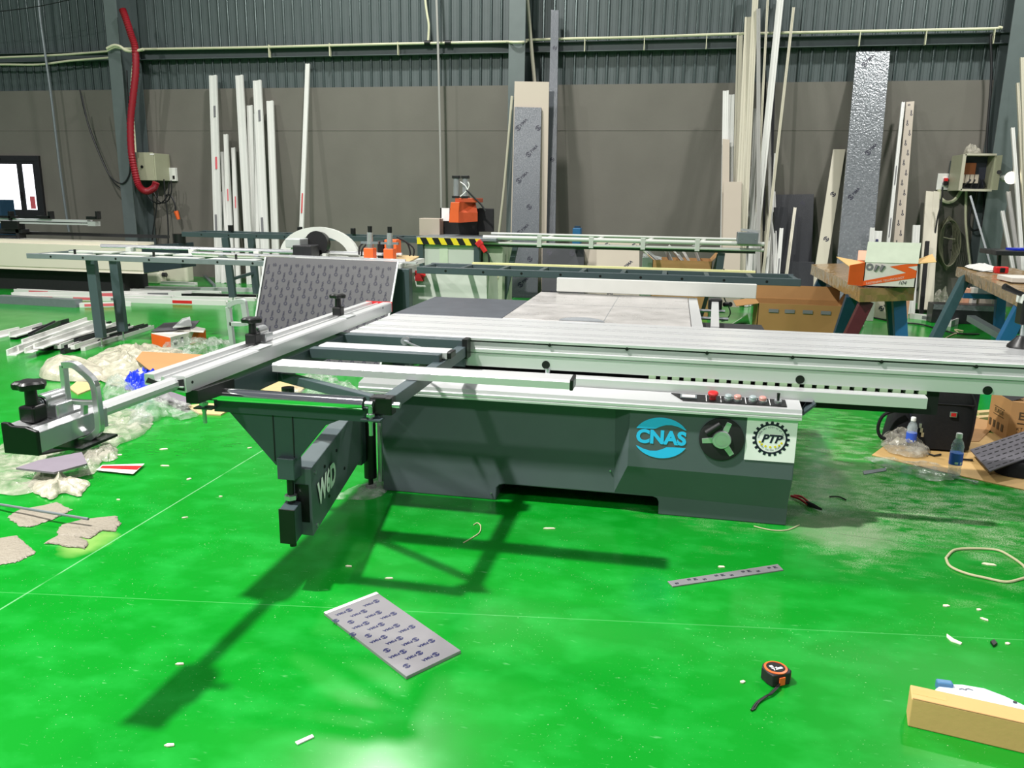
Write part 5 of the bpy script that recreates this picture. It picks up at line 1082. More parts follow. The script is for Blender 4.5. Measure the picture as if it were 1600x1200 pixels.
# things low behind the trestle tables
p = Z(1390, 492, 0)
for nm, px0, px1, pyt, yy, m_, label in (('white_block', 1357, 1368, 470, 11.8, 'white_card', 'small white block under the wrapped trestle table'), ('printed_board', 1368, 1394, 466, 12.1, 'beige_board', 'low beige printed board under the wrapped trestle table'), ('peach_box', 1394, 1422, 468, 12.2, 'peach', 'peach box under the wrapped trestle table'),
                                        ('peach_box', 1502, 1517, 451, 12.3, 'peach', 'peach box standing on the dark ledge between the tables'), ('white_box', 1517, 1529, 450, 12.2, 'white_card', 'white box with black print between the tables'), ('beige_box', 1530, 1552, 462, 12.2, 'beige_board', 'small beige box behind the right wrapped table')):
    a = Y(px0, 480, yy); c = Y(px1, pyt, yy); o = tag(P().box(a.x, c.x, yy, yy+.15, 0, c.z).build(nm, m_, bevel=.006), label, 'board' if 'board' in nm else 'box')
    if nm == 'printed_board': P().stamp(LOGO, (a.x+.08, yy-.002, c.z*.5), V((1, 0, .8)), V((-.8, 0, 1)), .07).build('film_print', 'ink', o)
    if nm == 'white_box': P().stamp(EMB, ((a.x+c.x)/2, yy-.002, c.z*.7), UX, UZ, .05).build('mark', 'ink', o)
ld_ = P().box(Y(1455, 475, 12.0).x, Y(1560, 480, 12.0).x, 11.9, 12.15, .0, Y(1480, 474, 12.0).z).build('low_bench', 'dark_bronze', bevel=.006); tag(ld_, 'low dark bench between the wrapped tables', 'bench')
P().box(Y(1455, 478, 12.0).x, Y(1560, 480, 12.0).x, 11.895, 11.9, Y(1480, 484, 11.9).z, Y(1480, 476, 11.9).z).build('foil_edge', 'foil', ld_)
def floor_bar(pa, pb, wd, h, m_, label, name='plastic_profile', cat='profile', z=0, group=None, sec='u', stick=None, thick=None):
    a = Z(*pa, z); b_ = Z(*pb, z); a.z += h/2; b_.z += h/2
    poly = [(-wd/2, -h/2), (wd/2, -h/2), (wd/2, h/2), (wd*.3, h/2), (wd*.28, h*.15), (-wd*.28, h*.15), (-wd*.3, h/2), (-wd/2, h/2)] if sec == 'u' else ([(-wd/2, -h/2), (wd/2, -h/2), (wd/2, -h*.3), (-wd*.3, -h*.3), (-wd*.3, h/2), (-wd/2, h/2)] if sec == 'l' else [(-wd/2, -h/2), (wd/2, -h/2), (wd/2, h/2), (-wd/2, h/2)])
    o = tag(P().extr(a, b_, poly).build(name, m_), label, cat, group)
    if stick:
        d = (b_-a).normalized(); sd = d.cross(UZ).normalized()
        for f, ln, c_ in stick:
            p = a.lerp(b_, f)-sd*0; s = 1 if sd.y < 0 else -1
            P().bar(p+sd*s*(wd/2+.002), p+sd*s*(wd/2+.002)+d*ln, .003, h*.6).build('sticker', c_, o)
    return o
floor_bar((1422, 497), (1492, 505), .1, .07, 'pvc_white', 'white profile lying on the floor between the wrapped tables', stick=[(.3, .3, 'grey_ink')])
floor_bar((1478, 510), (1503, 500), .12, .08, 'pvc_white', 'short white channel offcut lying on the floor between the wrapped tables', 'profile_offcut', 'offcut')
floor_bar((1420, 488), (1500, 491), .12, .05, 'black', 'black bar lying on the floor between the wrapped tables', 'metal_bar', 'bar', sec='b')
cable([], 0, .01, 'cable', '') if False else None
tag(P().tube(smooth_path([Z(a, b_, .012) for a, b_ in ((1360, 495), (1400, 503), (1440, 507), (1490, 520), (1530, 522))]), .011, 6).build('power_cable', 'cable', smooth=True), 'black cable lying across the floor under the wrapped tables', 'cable')
tag(P().tube(smooth_path([Z(a, b_, .01) for a, b_ in ((1478, 528), (1490, 522), (1497, 520), (1492, 515), (1505, 517))]), .008, 6).build('yellow_string', 'wood_cream', smooth=True), 'yellow string on the floor beside the right trestle leg', 'string')
wh = P().add([Z(1143, 506, .02), Z(1168, 490, .3), Z(1172, 505, .02)], [(0, 1, 2)]).build('card_triangle', 'white_card'); wh.modifiers.new('t', 'SOLIDIFY').thickness = .01; tag(wh, 'folded white triangle of card beside the open brown carton', 'card')
tag(P().tube(smooth_path([Y(a, b_, 7.68) for a, b_ in ((1131, 420), (1131, 462), (1138, 478), (1141, 490), (1134, 500), (1127, 502))]), .006, 5).build('thin_wire', 'cable', smooth=True), 'thin dark wire dangling behind the rip fence', 'wire')

# ================================================================== PROFILES ON THE FLOOR, LEFT
g5 = 'white profiles lying in the far left pile'; l5 = 'white profile lying in the pile beneath the long off-white carriage'
red3 = [(.1, .35, 'pink_ink'), (.45, .4, 'pink_ink'), (.75, .3, 'grey_ink')]
for pa, pb, w_, h_, m_, st in (((65, 447), (285, 463), .08, .07, 'pvc_white', red3), ((25, 457), (270, 468), .08, .06, 'pvc_white', red3[:2]), ((30, 467), (225, 471), .09, .06, 'pvc_white', red3), ((60, 452), (140, 455), .08, .1, 'pvc_white', red3[:1]), ((20, 466), (300, 464), .07, .09, 'pvc_white', red3[1:]),
                               ((0, 446), (70, 450), .08, .06, 'pvc_white', red3[2:]), ((190, 472), (355, 477), .08, .07, 'pvc_white', [(.5, .3, 'red')]), ((180, 466), (400, 470), .09, .05, 'pvc_white', None), ((115, 452), (345, 460), .07, .05, 'pvc_white', red3[:1]), ((125, 480), (205, 478), .08, .06, 'pvc_white', [(.1, .4, 'pink_ink')]), ((150, 462), (268, 459), .08, .06, 'pvc_white', red3[2:])):
    floor_bar(pa, pb, w_, h_, m_, l5, group=g5, stick=st)
floor_bar((0, 473), (124, 480), .14, .11, 'grey_metal', 'galvanised box section lying in front of the white profile pile', 'metal_box_section', 'bar', sec='b')
floor_bar((210, 453), (410, 456), .1, .06, 'alu_dull', 'grey aluminium bar lying behind the white profile pile', 'metal_bar', 'bar', sec='b')
floor_bar((185, 440), (306, 446), .1, .05, 'pvc_white', 'short white profile at the back of the pile by the plastic jugs')
floor_bar((245, 463), (420, 467), .1, .06, 'black', 'long black bar lying between the white profiles', 'metal_bar', 'bar', sec='b')
floor_bar((-30, 437), (85, 442), .2, .12, 'black', 'black beam lying under the long off-white carriage', 'metal_beam', 'bar', sec='b')
floor_bar((320, 433), (335, 448), .05, .04, 'grey_metal', 'short grey bar on the floor near the wall below the hanging leads', 'metal_bar', 'bar', sec='b')
# nearer pile of offcuts, some dark pieces added as shade in the gaps
g6 = 'mixed offcuts lying in the near left pile'
for pa, pb, w_, h_, m_, z in (((18, 556), (112, 515), .09, .06, 'pvc_white', 0), ((35, 550), (150, 508), .1, .06, 'pvc_white', .0), ((40, 538), (140, 502), .08, .05, 'pvc_white', .04), ((65, 548), (180, 512), .12, .08, 'dark_bronze', .0), ((60, 545), (170, 507), .1, .05, 'pvc_white', .07), ((22, 530), (112, 505), .09, .06, 'dark_bronze', 0), ((20, 527), (70, 512), .08, .06, 'pvc_white', .03),
                              ((-20, 532), (35, 519), .1, .06, 'pvc_white', 0), ((50, 527), (90, 507), .07, .05, 'dark_bronze', .03), ((98, 553), (215, 520), .05, .05, 'dark_bronze', .0), ((105, 547), (228, 512), .06, .05, 'dark_bronze', .02), ((90, 545), (160, 520), .07, .05, 'pvc_white', .02), ((100, 540), (190, 508), .08, .05, 'pvc_white', .03), ((112, 546), (205, 515), .07, .05, 'pvc_white', .03), ((120, 536), (200, 512), .06, .05, 'dark_bronze', .06), ((130, 548), (238, 513), .05, .04, 'pvc_white', .0), ((45, 552), (90, 532), .08, .05, 'pvc_white', .05)):
    floor_bar(pa, pb, w_, h_, m_, 'white profile offcut in the near pile under the grey feed table' if m_ == 'pvc_white' else 'dark profile offcut, partly added as gap shade, in the near pile under the grey feed table', 'profile_offcut', 'offcut', z, g6 if m_ == 'pvc_white' else 'dark offcuts and gap-shade pieces in the near left pile', sec='l' if w_ > .07 else 'u')

# ================================================================== SCRAPS AND PACKAGING, LEFT
def sheet(pts, th, m_, name, label, cat, z=0, tilt=None, bevel=.001):
    q = [Z(*p, z) if len(p) == 2 else Z(*p) for p in pts]
    nrm = (q[1]-q[0]).cross(q[2]-q[0]).normalized()
    if nrm.z < 0: nrm = -nrm
    return tag(P().prism(q, nrm*th).build(name, m_, bevel=bevel), label, cat)
ob = root('fastener_box', Z(277, 535), 'orange and white fastener box under grey offcuts beside the near pile', 'carton')
A = Z(238, 539); B = Z(268, 546); C = Z(322, 531); bh = .13
P().prism([A, B, C, A+(C-B)], (0, 0, bh)).build('body', 'white_card', ob, bevel=.003)
for a, b_, u0, u1 in ((A, B, 0, 1), (B, C, .5, 1)):
    d = b_-a; nn = V((d.y, -d.x, 0)).normalized()*.003; P().add([a+d*u0+nn, a+d*u1+nn, a+d*u1+nn+V((0, 0, bh*.95)), a+d*(u0+.15*(u0 > 0))+nn+V((0, 0, bh*.95))], [(0, 1, 2, 3)]).build('orange_panel', 'orange_print', ob)
d = C-B; nn = V((d.y, -d.x, 0)).normalized()*.004
for u in (.12, .3): P().add([B+d*(u-.06)+nn+V((0, 0, .04)), B+d*(u+.06)+nn+V((0, 0, .04)), B+d*(u+.03)+nn+V((0, 0, .1)), B+d*(u-.03)+nn+V((0, 0, .1))], [(0, 1, 2, 3)]).build('screw_picture', 'ink', ob)
sheet(((236, 519, .14), (301, 515, .14), (312, 502, .2), (256, 506, .16)), .012, 'film_grey', 'grey_offcut', 'thin grey sheet offcut lying on top of the fastener box', 'offcut')
sheet(((270, 513, .18), (300, 510, .19), (297, 496, .24), (285, 499, .24)), .012, 'alu_dull', 'grey_offcut', 'small pale offcut standing among the sheets on the fastener box', 'offcut')
sheet(((260, 516, .135), (318, 520, .135), (321, 515, .14), (290, 508, .14)), .012, 'white_card', 'grey_offcut', 'pale narrow offcut lying flat on the fastener box', 'offcut')
def zz(*l, h=0): return [Z(a, b_, h) for a, b_ in l]
blob('film_roll', 'milky_film', zz((62, 592), (66, 578), (85, 570), (120, 578), (160, 583), (165, 594), (130, 598), (85, 597)), .2, 1, 'rolled creamy plastic film bundle lying beside the near stop handle', 'film', 60, 14, .55, ridg=.4, freq=4, pw=.5)
blob('plastic_film', 'milky_film', zz((128, 575), (175, 548), (230, 545), (300, 560), (262, 596), (230, 605), (195, 606), (165, 600)), .16, 2, 'large crumpled creamy plastic film behind the brown cardboard', 'film', 84, 20, .3, ridg=.9, freq=5)
blob('plastic_film', 'clear_film', zz((250, 548), (290, 540), (345, 535), (375, 545), (345, 560), (300, 565), (262, 560)), .14, 4, 'clear crumpled film heap beside the fastener box', 'film', 60, 14, .2, freq=9)
sheet(((212, 562, .15), (232, 578, .13), (262, 590, .11), (340, 556, .16), (222, 550, .17)), .006, 'cardboard', 'cardboard_sheet', 'brown cardboard sheet lying on the creamy film beside the crosscut fence', 'cardboard')
blob('blue_bag', 'blue_plastic', zz((194, 606), (205, 596), (225, 592), (252, 596), (255, 604), (235, 612), (205, 612)), .15, 6, 'crumpled bright blue plastic bag beside the extension rod', 'bag', 60, 14, .3, freq=14)
sheet(((108, 608), (122, 618), (147, 608), (157, 600), (120, 598)), .012, 'plywood', 'wood_scrap', 'torn pale wood scrap beside the creamy film roll', 'wood scrap')
blob('plastic_film', 'clear_film', zz((160, 618), (172, 602), (195, 606), (215, 622), (195, 632), (168, 630)), .13, 7, 'small heap of clear film beside the blue bag', 'film', 46, 12, .2, freq=11)
blob('plastic_film', 'clear_film', zz((210, 634), (250, 624), (290, 632), (312, 648), (285, 658), (262, 652), (235, 664), (200, 672), (205, 650)), .1, 9, 'clear crinkled film under the extension rod', 'film', 70, 16, .15, freq=9)
sheet(((238, 618, .02), (290, 636, .02), (300, 625, .02), (252, 608, .02)), .01, 'mauve_board', 'grey_offcut', 'mauve grey board offcut lying under the crosscut fence', 'offcut')
sheet(((240, 625), (292, 645), (300, 638), (250, 615)), .012, 'black', 'black_offcut', 'black board offcut lying under the mauve offcut', 'offcut')
sheet(((290, 636), (310, 648), (345, 650), (362, 640), (352, 633), (320, 632)), .012, 'plywood', 'wood_scrap', 'torn pale wood scrap below the left end of the chrome roller', 'wood scrap')
sheet(((400, 606), (425, 618), (470, 614), (478, 606), (440, 598)), .015, 'plywood', 'wood_scrap', 'pale plywood scrap seen through the crosscut frame', 'wood scrap')
blob('plastic_film', 'clear_film', zz((455, 615), (475, 598), (500, 596), (530, 603), (560, 612), (545, 622), (500, 622)), .14, 11, 'crumpled clear film behind the chrome roller', 'film', 60, 14, .2, freq=10)
blob('plastic_film', 'clear_film', zz((520, 780), (555, 762), (590, 752), (605, 765), (585, 780)), .03, 12, 'scrap of clear film at the hinge post foot', 'film', 30, 8, .2, freq=12)
blob('plastic_film', 'bag_film', zz((-30, 760), (0, 700), (30, 680), (140, 645), (215, 640), (240, 655), (225, 680), (180, 700), (160, 720), (150, 740), (90, 755), (30, 775)), .075, 13, 'large milky film sheet spread on the floor under the near stop', 'film', 110, 26, .12, freq=7)
blob('plastic_film', 'milky_film', zz((45, 760), (60, 740), (85, 735), (110, 752), (140, 756), (130, 770), (125, 778), (98, 772), (80, 782), (55, 772)), .07, 15, 'crumpled creamy film bunch below the mauve board', 'film', 60, 14, .25, freq=10)
blob('plastic_film', 'bag_film', zz((140, 715), (165, 698), (185, 705), (178, 720), (150, 722)), .06, 16, 'small crumpled film tuft beside the red leaflet', 'film', 40, 10, .2, freq=12)
sheet(((62, 712, .09), (110, 703, .09), (176, 684, .09), (160, 678, .09), (110, 684, .09)), .012, 'black', 'black_offcut', 'pointed black board lying under the near stop block', 'offcut', bevel=.001)
mv = sheet(((25, 734, .085), (85, 741, .085), (137, 727, .085), (128, 709, .1), (60, 722, .1)), .012, 'mauve_board', 'grey_offcut', 'mauve grey board lying on the milky film', 'offcut')
rl_ = sheet(((150, 735, .012), (208, 741, .012), (226, 725, .014), (160, 727, .014)), .003, 'paper', 'leaflet', 'white leaflet with a red stripe on the floor by the milky film', 'leaflet')
sheet_q = [Z(156, 731.5, .0165), Z(214, 734, .0165), Z(222, 727.5, .018), Z(160, 727.5, .018)]; P().add(sheet_q, [(0, 1, 2, 3)]).build('red_stripe', 'red', rl_)
# foam wrap pieces
fwg = [('foam wrap sheet lying under the thin metal rod', ((10, 808), (30, 797), (70, 790), (92, 785), (112, 797), (98, 806), (75, 815), (45, 825), (28, 822)), 21), ('torn foam wrap piece with curled edge beside the floor joint', ((85, 840), (95, 822), (130, 812), (180, 808), (190, 819), (178, 832), (160, 830), (140, 842), (110, 840)), 22),
       ('small foam wrap flap under the torn foam piece', ((70, 850), (90, 838), (120, 840), (137, 848), (135, 858), (100, 855)), 23), ('square foam wrap piece nearest the lower left scraps', ((-30, 852), (0, 843), (25, 838), (56, 866), (25, 880), (-20, 888)), 24)]
for lb_, pts, sd in fwg: blob('foam_wrap', 'foamwrap', zz(*pts), .014, sd, lb_, 'foam wrap', 70, 12, .55, ridg=.5, freq=5, pw=.3, jag=True)
tag(P().tube([Z(-20, 785, .03), Z(60, 798, .05), Z(138, 811, .05)], .007, 8).build('metal_rod', 'grey_metal', smooth=True), 'thin metal rod lying across the foam wrap', 'rod')
# small chips scattered on the floor
ch_g = 'pale wood chips scattered on the green floor'
for px, py, a, b_, an in ((256, 702, .05, .02, 20), (295, 749, .03, .018, 60), (258, 728, .055, .012, 5), (345, 776, .02, .008, 0), (390, 700, .03, .01, 40), (187, 711, .03, .02, 10), (289, 809, .03, .008, 30), (185, 781, .02, .008, 0), (545, 885, .03, .01, 0), (608, 904, .035, .01, 10), (858, 826, .06, .012, 10), (1127, 886, .03, .015, 0), (1545, 882, .06, .02, -10), (1160, 1066, .02, .012, 30), (1574, 1006, .02, .012, 20), (1538, 968, .03, .012, -40), (1478, 947, .03, .014, 10), (1529, 953, .02, .012, 10), (281, 1038, .03, .01, 10), (265, 1165, .03, .012, 10)):
    p = Z(px, py, .001); r = math.radians(an); d = V((math.cos(r), math.sin(r), 0)); e = V((-d.y, d.x, 0))
    tag(P().prism([p-d*a/2-e*b_*.3, p-d*a*.1-e*b_*.6, p+d*a/2-e*b_*.2, p+d*a*.35+e*b_*.5, p-d*a*.3+e*b_*.4], (0, 0, .004)).build('wood_chip', 'chip'), 'small pale wood chip lying on the green floor', 'wood chip', ch_g)

# ================================================================== RIGHT FLOOR
# backpack
bk_ = root('backpack', (1.79, 5.75, 0), 'black backpack with a red badge standing on brown cardboard', 'backpack')
def softbox(x0, x1, y0, y1, z0, z1, taper, n=10, pw=4.0):
    b = P(); N_ = 36; rings = []
    for j in range(n+1):
        v = j/n; sq = (1-abs(2*v-1)**pw)**(1/pw) if 0 < v < 1 else .75; s = (1-taper*v)*(.84+.16*sq); zc = z0+(z1-z0)*v; r = []
        for i in range(N_):
            a = math.tau*i/N_; ca, sa = math.cos(a), math.sin(a); k = (abs(ca)**pw+abs(sa)**pw)**(-1/pw)
            r.append(V(((x0+x1)/2+(x1-x0)/2*ca*k*s, (y0+y1)/2+(y1-y0)/2*sa*k*s, zc)))
        rings.append(r)
    vs = [p for r in rings for p in r]
    return b.add(vs, [(j*N_+i, j*N_+(i+1) % N_, (j+1)*N_+(i+1) % N_, (j+1)*N_+i) for j in range(n) for i in range(N_)]+[tuple(range(N_-1, -1, -1)), tuple(range(n*N_, (n+1)*N_))])
softbox(1.58, 2.05, 5.62, 5.88, .012, .56, -.04).build('main_body', 'navy_cloth', bk_, smooth=True)
softbox(1.63, 2.0, 5.52, 5.68, .02, .50, .02).build('front_pocket', 'cloth_black', bk_, smooth=True)
softbox(1.49, 1.68, 5.6, 5.82, .015, .34, .5).build('side_pocket', 'cloth_black', bk_, smooth=True)
pp = [(1.66+.32*(.5-.5*math.cos(math.pi*t)), 5.525, .30+.17*math.sin(math.pi*t)) for t in [i/14 for i in range(15)]]
P().tube(pp, .006, 6).build('zip_piping', 'dark_bronze', bk_, smooth=True)
P().tube([(1.68, 5.52, .33), (1.97, 5.52, .33)], .004, 5).build('pocket_zip', 'dark_bronze', bk_)
p = Y(1490, 648, 5.51); bd_ = P().box(p.x-.022, p.x+.022, 5.508, 5.518, p.z-.018, p.z+.018).build('badge', 'zinc', bk_, bevel=.003); P().box(p.x-.015, p.x+.015, 5.505, 5.509, p.z-.011, p.z+.011).build('badge_face', 'red', bd_)
P().tube(smooth_path([V((1.56, 5.6, .26)), V((1.45, 5.58, .22)), V((1.42, 5.58, .13)), V((1.45, 5.58, .06)), V((1.54, 5.6, .05))]), .012, 6).build('strap', 'cloth_black', bk_, smooth=True)
for i in range(3): p = Y(1438+i*1.5, 665+i*7, 5.53); P().box(p.x-.008, p.x+.008, 5.525, 5.535, p.z-.015, p.z+.015).build('zip_pull', 'zinc', bk_)
# cardboard laid on the floor
sheet(((1362, 712), (1480, 740), (1640, 775), (1660, 700), (1540, 676), (1400, 684)), .006, 'cardboard_light', 'cardboard_sheet', 'flattened brown cardboard lying under the backpack and bottles', 'cardboard')
sheet(((1380, 690), (1530, 690), (1560, 660), (1500, 650), (1400, 660)), .004, 'cardboard', 'cardboard_sheet', 'brown cardboard sheet tucked behind the backpack', 'cardboard', z=.007)
# bottles
def bottle(px, py, h, label, zb=.008):
    p = Z(px, py, zb); s = h/.225; t = root('water_bottle', p, label, 'bottle')
    P().lathe([(.02*s, 0), (.03*s, .004*s), (.031*s, .03*s), (.029*s, .04*s), (.031*s, .05*s), (.031*s, .13*s), (.029*s, .14*s), (.031*s, .155*s), (.024*s, .18*s), (.013*s, .2*s), (.013*s, .212*s)], p, n=24).build('body', 'bottle_plastic', t, smooth=True)
    P().lathe([(.0318*s, .06*s), (.0318*s, .122*s)], p, n=24).build('label_band', 'ink_blue' if False else mat('label_blue', '3c66e0', .4, var=.15, scale=40), t, smooth=True)
    for an, wd in ((-2.0, .5), (-1.2, .35)):
        vs = []; 
        for k in range(5):
            a = an+wd*k/4; vs += [p+V((.0322*s*math.cos(a), .0322*s*math.sin(a), z*s)) for z in (.066, .078)]
        P().add(vs, [(2*k, 2*k+2, 2*k+3, 2*k+1) for k in range(4)]).build('label_print', 'white_print', t)
    P().lathe([(.0155*s, .2*s), (.0155*s, .222*s), (.013*s, .225*s), (0, .2255*s)], p, n=20).build('cap', 'white_print', t, smooth=True)
bottle(1490, 742, .262, 'clear water bottle with blue label standing free on the cardboard'); bottle(1421, 704, .23, 'clear water bottle with blue label standing in the plastic bag beside the backpack')
blob('plastic_bag', 'bag_film', zz((1376, 694), (1385, 684), (1410, 686), (1440, 690), (1452, 708), (1440, 718), (1410, 716), (1385, 708)), .11, 31, 'crumpled white plastic bag around the foot of a bottle', 'bag', 56, 14, .25, base=.007, freq=11)
blob('plastic_film', 'clear_film', zz((1352, 715), (1400, 720), (1450, 724), (1490, 738), (1500, 748), (1455, 752), (1420, 742), (1380, 730)), .035, 32, 'clear plastic film lying along the edge of the cardboard', 'film', 60, 12, .2, freq=9)
sheet(((1350, 742), (1385, 736), (1384, 732), (1348, 737)), .005, 'grey_metal', 'metal_strip', 'small grey strip lying beside the clear film', 'strip')
sp_ = root('spanner', Z(1510, 748), 'small spanner lying half on the cardboard edge', 'spanner')
P().bar(Z(1488, 745, .012), Z(1520, 752, .012), .012, .006).build('shaft', 'zinc', sp_); P().stamp(ring_mesh(.008, .017), Z(1524, 752, .016), UX, V((0, 1, 0))).build('ring_end', 'zinc', sp_).modifiers.new('t', 'SOLIDIFY').thickness = .008
p = Z(1445, 706, .02); tag(P().tube([Z(1448, 708, .015), Z(1460, 712, .015), Z(1470, 710, .015)], .006, 6).build('black_pen', 'black', smooth=True), 'black pen lying in front of the backpack', 'pen')
tag(P().tube([Z(1496, 717, .015), Z(1520, 719, .015)], .007, 6).build('marker_pen', 'black', smooth=True), 'black marker lying beside the grey foam sheet', 'pen')
# dark bag under a grey printed foam sheet
softbox(Z(1562, 748).x, Z(1562, 748).x+.55, Z(1562, 748).y, Z(1562, 748).y+.3, .008, .085, .25).build('tool_bag', 'cloth_black', smooth=True)
tag(bpy.data.objects['tool_bag'], 'black tool bag under the tilted grey sheet', 'bag')
q = [Z(1516, 704, .05), Z(1546, 738, .07), Z(1680, 690, .15), Z(1645, 660, .15)]
fsht = tag(P().prism(q, (0, 0, .008)).build('foam_sheet', 'foam_dark', bevel=.001), 'dark grey ribbed sheet tilted over the black tool bag', 'sheet')
b = P()
for i in range(13):
    for j in range(6):
        u0, v0 = (i+.15+.3*(j % 2))/13, (j+.5)/6
        if u0 > .95: continue
        A_ = q[1].lerp(q[2], u0).lerp(q[0].lerp(q[3], u0), v0); B_ = q[1].lerp(q[2], u0+.045).lerp(q[0].lerp(q[3], u0+.045), v0); b.bar(A_+V((0, 0, .0092)), B_+V((0, 0, .0092)), .006, .0012)
tag(b.build('film_print', 'black_matte', fsht), None, None, None, 'stuff')
# carton with lettering, at the right edge
eu = root('lettered_carton', (2.6, 6.1, 0), 'brown carton with black EU lettering beside the backpack', 'carton')
A = Z(1541, 670); B = Z(1571, 690); C = Z(1680, 705); h = Y(1571, 626, B.y).z-.0
P().prism([A, B, C, A+(C-B)], (0, 0, h)).build('body', 'cardboard', eu, bevel=.004)
d1 = (B-A).normalized(); d2 = (C-B).normalized(); n1_ = V((d1.y, -d1.x, 0)); n2_ = V((d2.y, -d2.x, 0))
P().stamp(text_mesh('EUROS', .075, align='LEFT', offset=.001), B+d2*.05+n2_*.003+V((0, 0, h-.1)), d2, UZ).build('lettering', 'brown_ink', eu)
P().bar(B+d2*.05+n2_*.003+V((0, 0, h-.15)), B+d2*.5+n2_*.003+V((0, 0, h-.15)), .002, .006).build('rule', 'brown_ink', eu)
for i, s_ in enumerate(('KT VÍT', 'SỐ LƯỢNG', 'MÀU SẮC')): P().stamp(text_mesh(s_, .03, align='LEFT', res=1), B+d2*.05+n2_*.003+V((0, 0, h-.19-.035*i)), d2, UZ).build('lettering', 'brown_ink', eu)
b = P(); c_ = A.lerp(B, .5)+n1_*.003+V((0, 0, h*.6)); b.stamp(text_mesh('EUROS', .045, offset=.0005), c_, d1, UZ)
for dz in (-.028, .028): b.bar(c_-d1*.08+UZ*dz, c_+d1*.08+UZ*dz, .002, .003)
b.build('side_stamp', 'brown_ink', eu)
for k in range(4): P().box(0, .001, 0, .001, 0, .001) if False else P().bar(A.lerp(B, .15+.2*k)+n1_*.003+V((0, 0, .05)), A.lerp(B, .15+.2*k)+n1_*.003+V((0, 0, .1)), .03, .002, n1_).build('care_symbol', 'brown_ink', eu)
P().add([A+V((0, 0, h)), B+V((0, 0, h)), B+d2*.1+V((0, .05, h+.03)), A+d2*.1+V((0, .05, h+.02))], [(0, 1, 2, 3)]).build('flap', 'black_matte', eu)
for i in range(2): floor_bar((1525, 655-i*8), (1600, 650-i*8), .06, .02, 'plywood', ('wood batten lying between backpack and lettered carton, the near one', 'wood batten lying between backpack and lettered carton, the far one')[i], 'wood_batten', 'batten', sec='b')
# pliers
pl = root('pliers', Z(1255, 785), 'red handled pliers lying in sawdust at the cabinet corner', 'pliers')
P().tube(smooth_path([Z(1236, 775, .012), Z(1248, 779, .014), Z(1262, 788, .012)]), [.007]*12+[.006], 8).build('handle', 'red_dark', pl, smooth=True); P().tube(smooth_path([Z(1240, 774, .012), Z(1252, 776, .014), Z(1264, 785, .012)]), .006, 8).build('handle', 'red_dark', pl, smooth=True)
P().tube([Z(1261, 786, .013), Z(1270, 790, .014), Z(1284, 796, .012)], [.012, .013, .005], 8).build('jaw', 'black', pl, smooth=True)
tag(P().tube(smooth_path([Z(1296, 776, .005), Z(1310, 776, .006), Z(1322, 781, .005)]), .004, 6).build('cable_tie', 'black', smooth=True), 'short black cable tie in the sawdust beside the pliers', 'cable tie')
tag(P().tube(smooth_path([Z(1178, 822, .004), Z(1205, 828, .004), Z(1230, 828, .004), Z(1249, 820, .005)]), .003, 5).build('thin_wire', 'rope', smooth=True), 'thin pale wire curling under the cabinet corner', 'wire')
tag(P().tube(smooth_path([Z(a, b_, .004) for a, b_ in ((724, 848), (738, 840), (749, 832), (751, 822), (746, 817), (740, 820))]), .0025, 5).build('thin_wire', 'rope', smooth=True), 'thin pale hooked wire on the floor in front of the cabinet', 'wire')

# ================================================================== FOREGROUND
q = [Z(635, 1062), Z(720, 1021), Z(588, 929), Z(506, 961)]
fs_ = tag(P().prism(q, (0, 0, .012)).build('film_offcut', 'film_sheet', bevel=.001), 'silvery rectangular offcut with rows of blue logos on the green floor', 'offcut')
ux = (q[1]-q[0]); uy = (q[3]-q[0]); U_ = ux.length; W_ = uy.length; ux.normalize(); uy.normalize(); ux.normalize(); uy.normalize()
sc = .0255; va = Z(624.6, 1002)-Z(600, 1000); vb = Z(604.5, 1021)-Z(600, 1000); o0 = Z(600, 1000)
for r in range(-12, 13):
    for k in range(-12, 13):
        o_ = o0+va*k+vb*r; u = (o_-q[0]).dot(ux); v = (o_-q[0]).dot(uy); e_ = u-2.6*sc
        if .006 < u < U_-.008 and .012 < v < W_-.03: put_logo(fs_, 'full' if e_ > .002 else 'emblem', LOGO if e_ > .002 else EMB, V((o_.x, o_.y, .0128)), -ux, -uy, sc if e_ > .002 else sc*.95, 'ink_blue')
P().prism([p+V((0, 0, .0121)) for p in (q[3], q[2], q[2]-uy*.018, q[3]-uy*.018)], (0, 0, .0006)).build('peeled_edge', 'paper', fs_)
q = [Z(1043, 910), Z(1051, 918), Z(1224, 892), Z(1215, 883)]
st = tag(P().prism(q, (0, 0, .006)).build('film_offcut', 'film_sheet', bevel=.001), 'narrow silvery strip with dark logos on the green floor', 'offcut')
ux = (q[2]-q[1]).normalized(); uy = V((-ux.y, ux.x, 0)); L_ = (q[2]-q[1]).length
for k in range(8):
    u = .03+k*L_/8.2; o_ = q[1]+ux*u+uy*(.034 if k % 2 else .018)+V((0, 0, .0066)); put_logo(st, 'e', EMB, o_, uy, -ux, .016, 'ink')
    if k % 2: put_logo(st, 't', text_mesh('PI', .024, offset=.001, res=1), o_+ux*.03-uy*.004, uy, -ux, 1, 'ink')
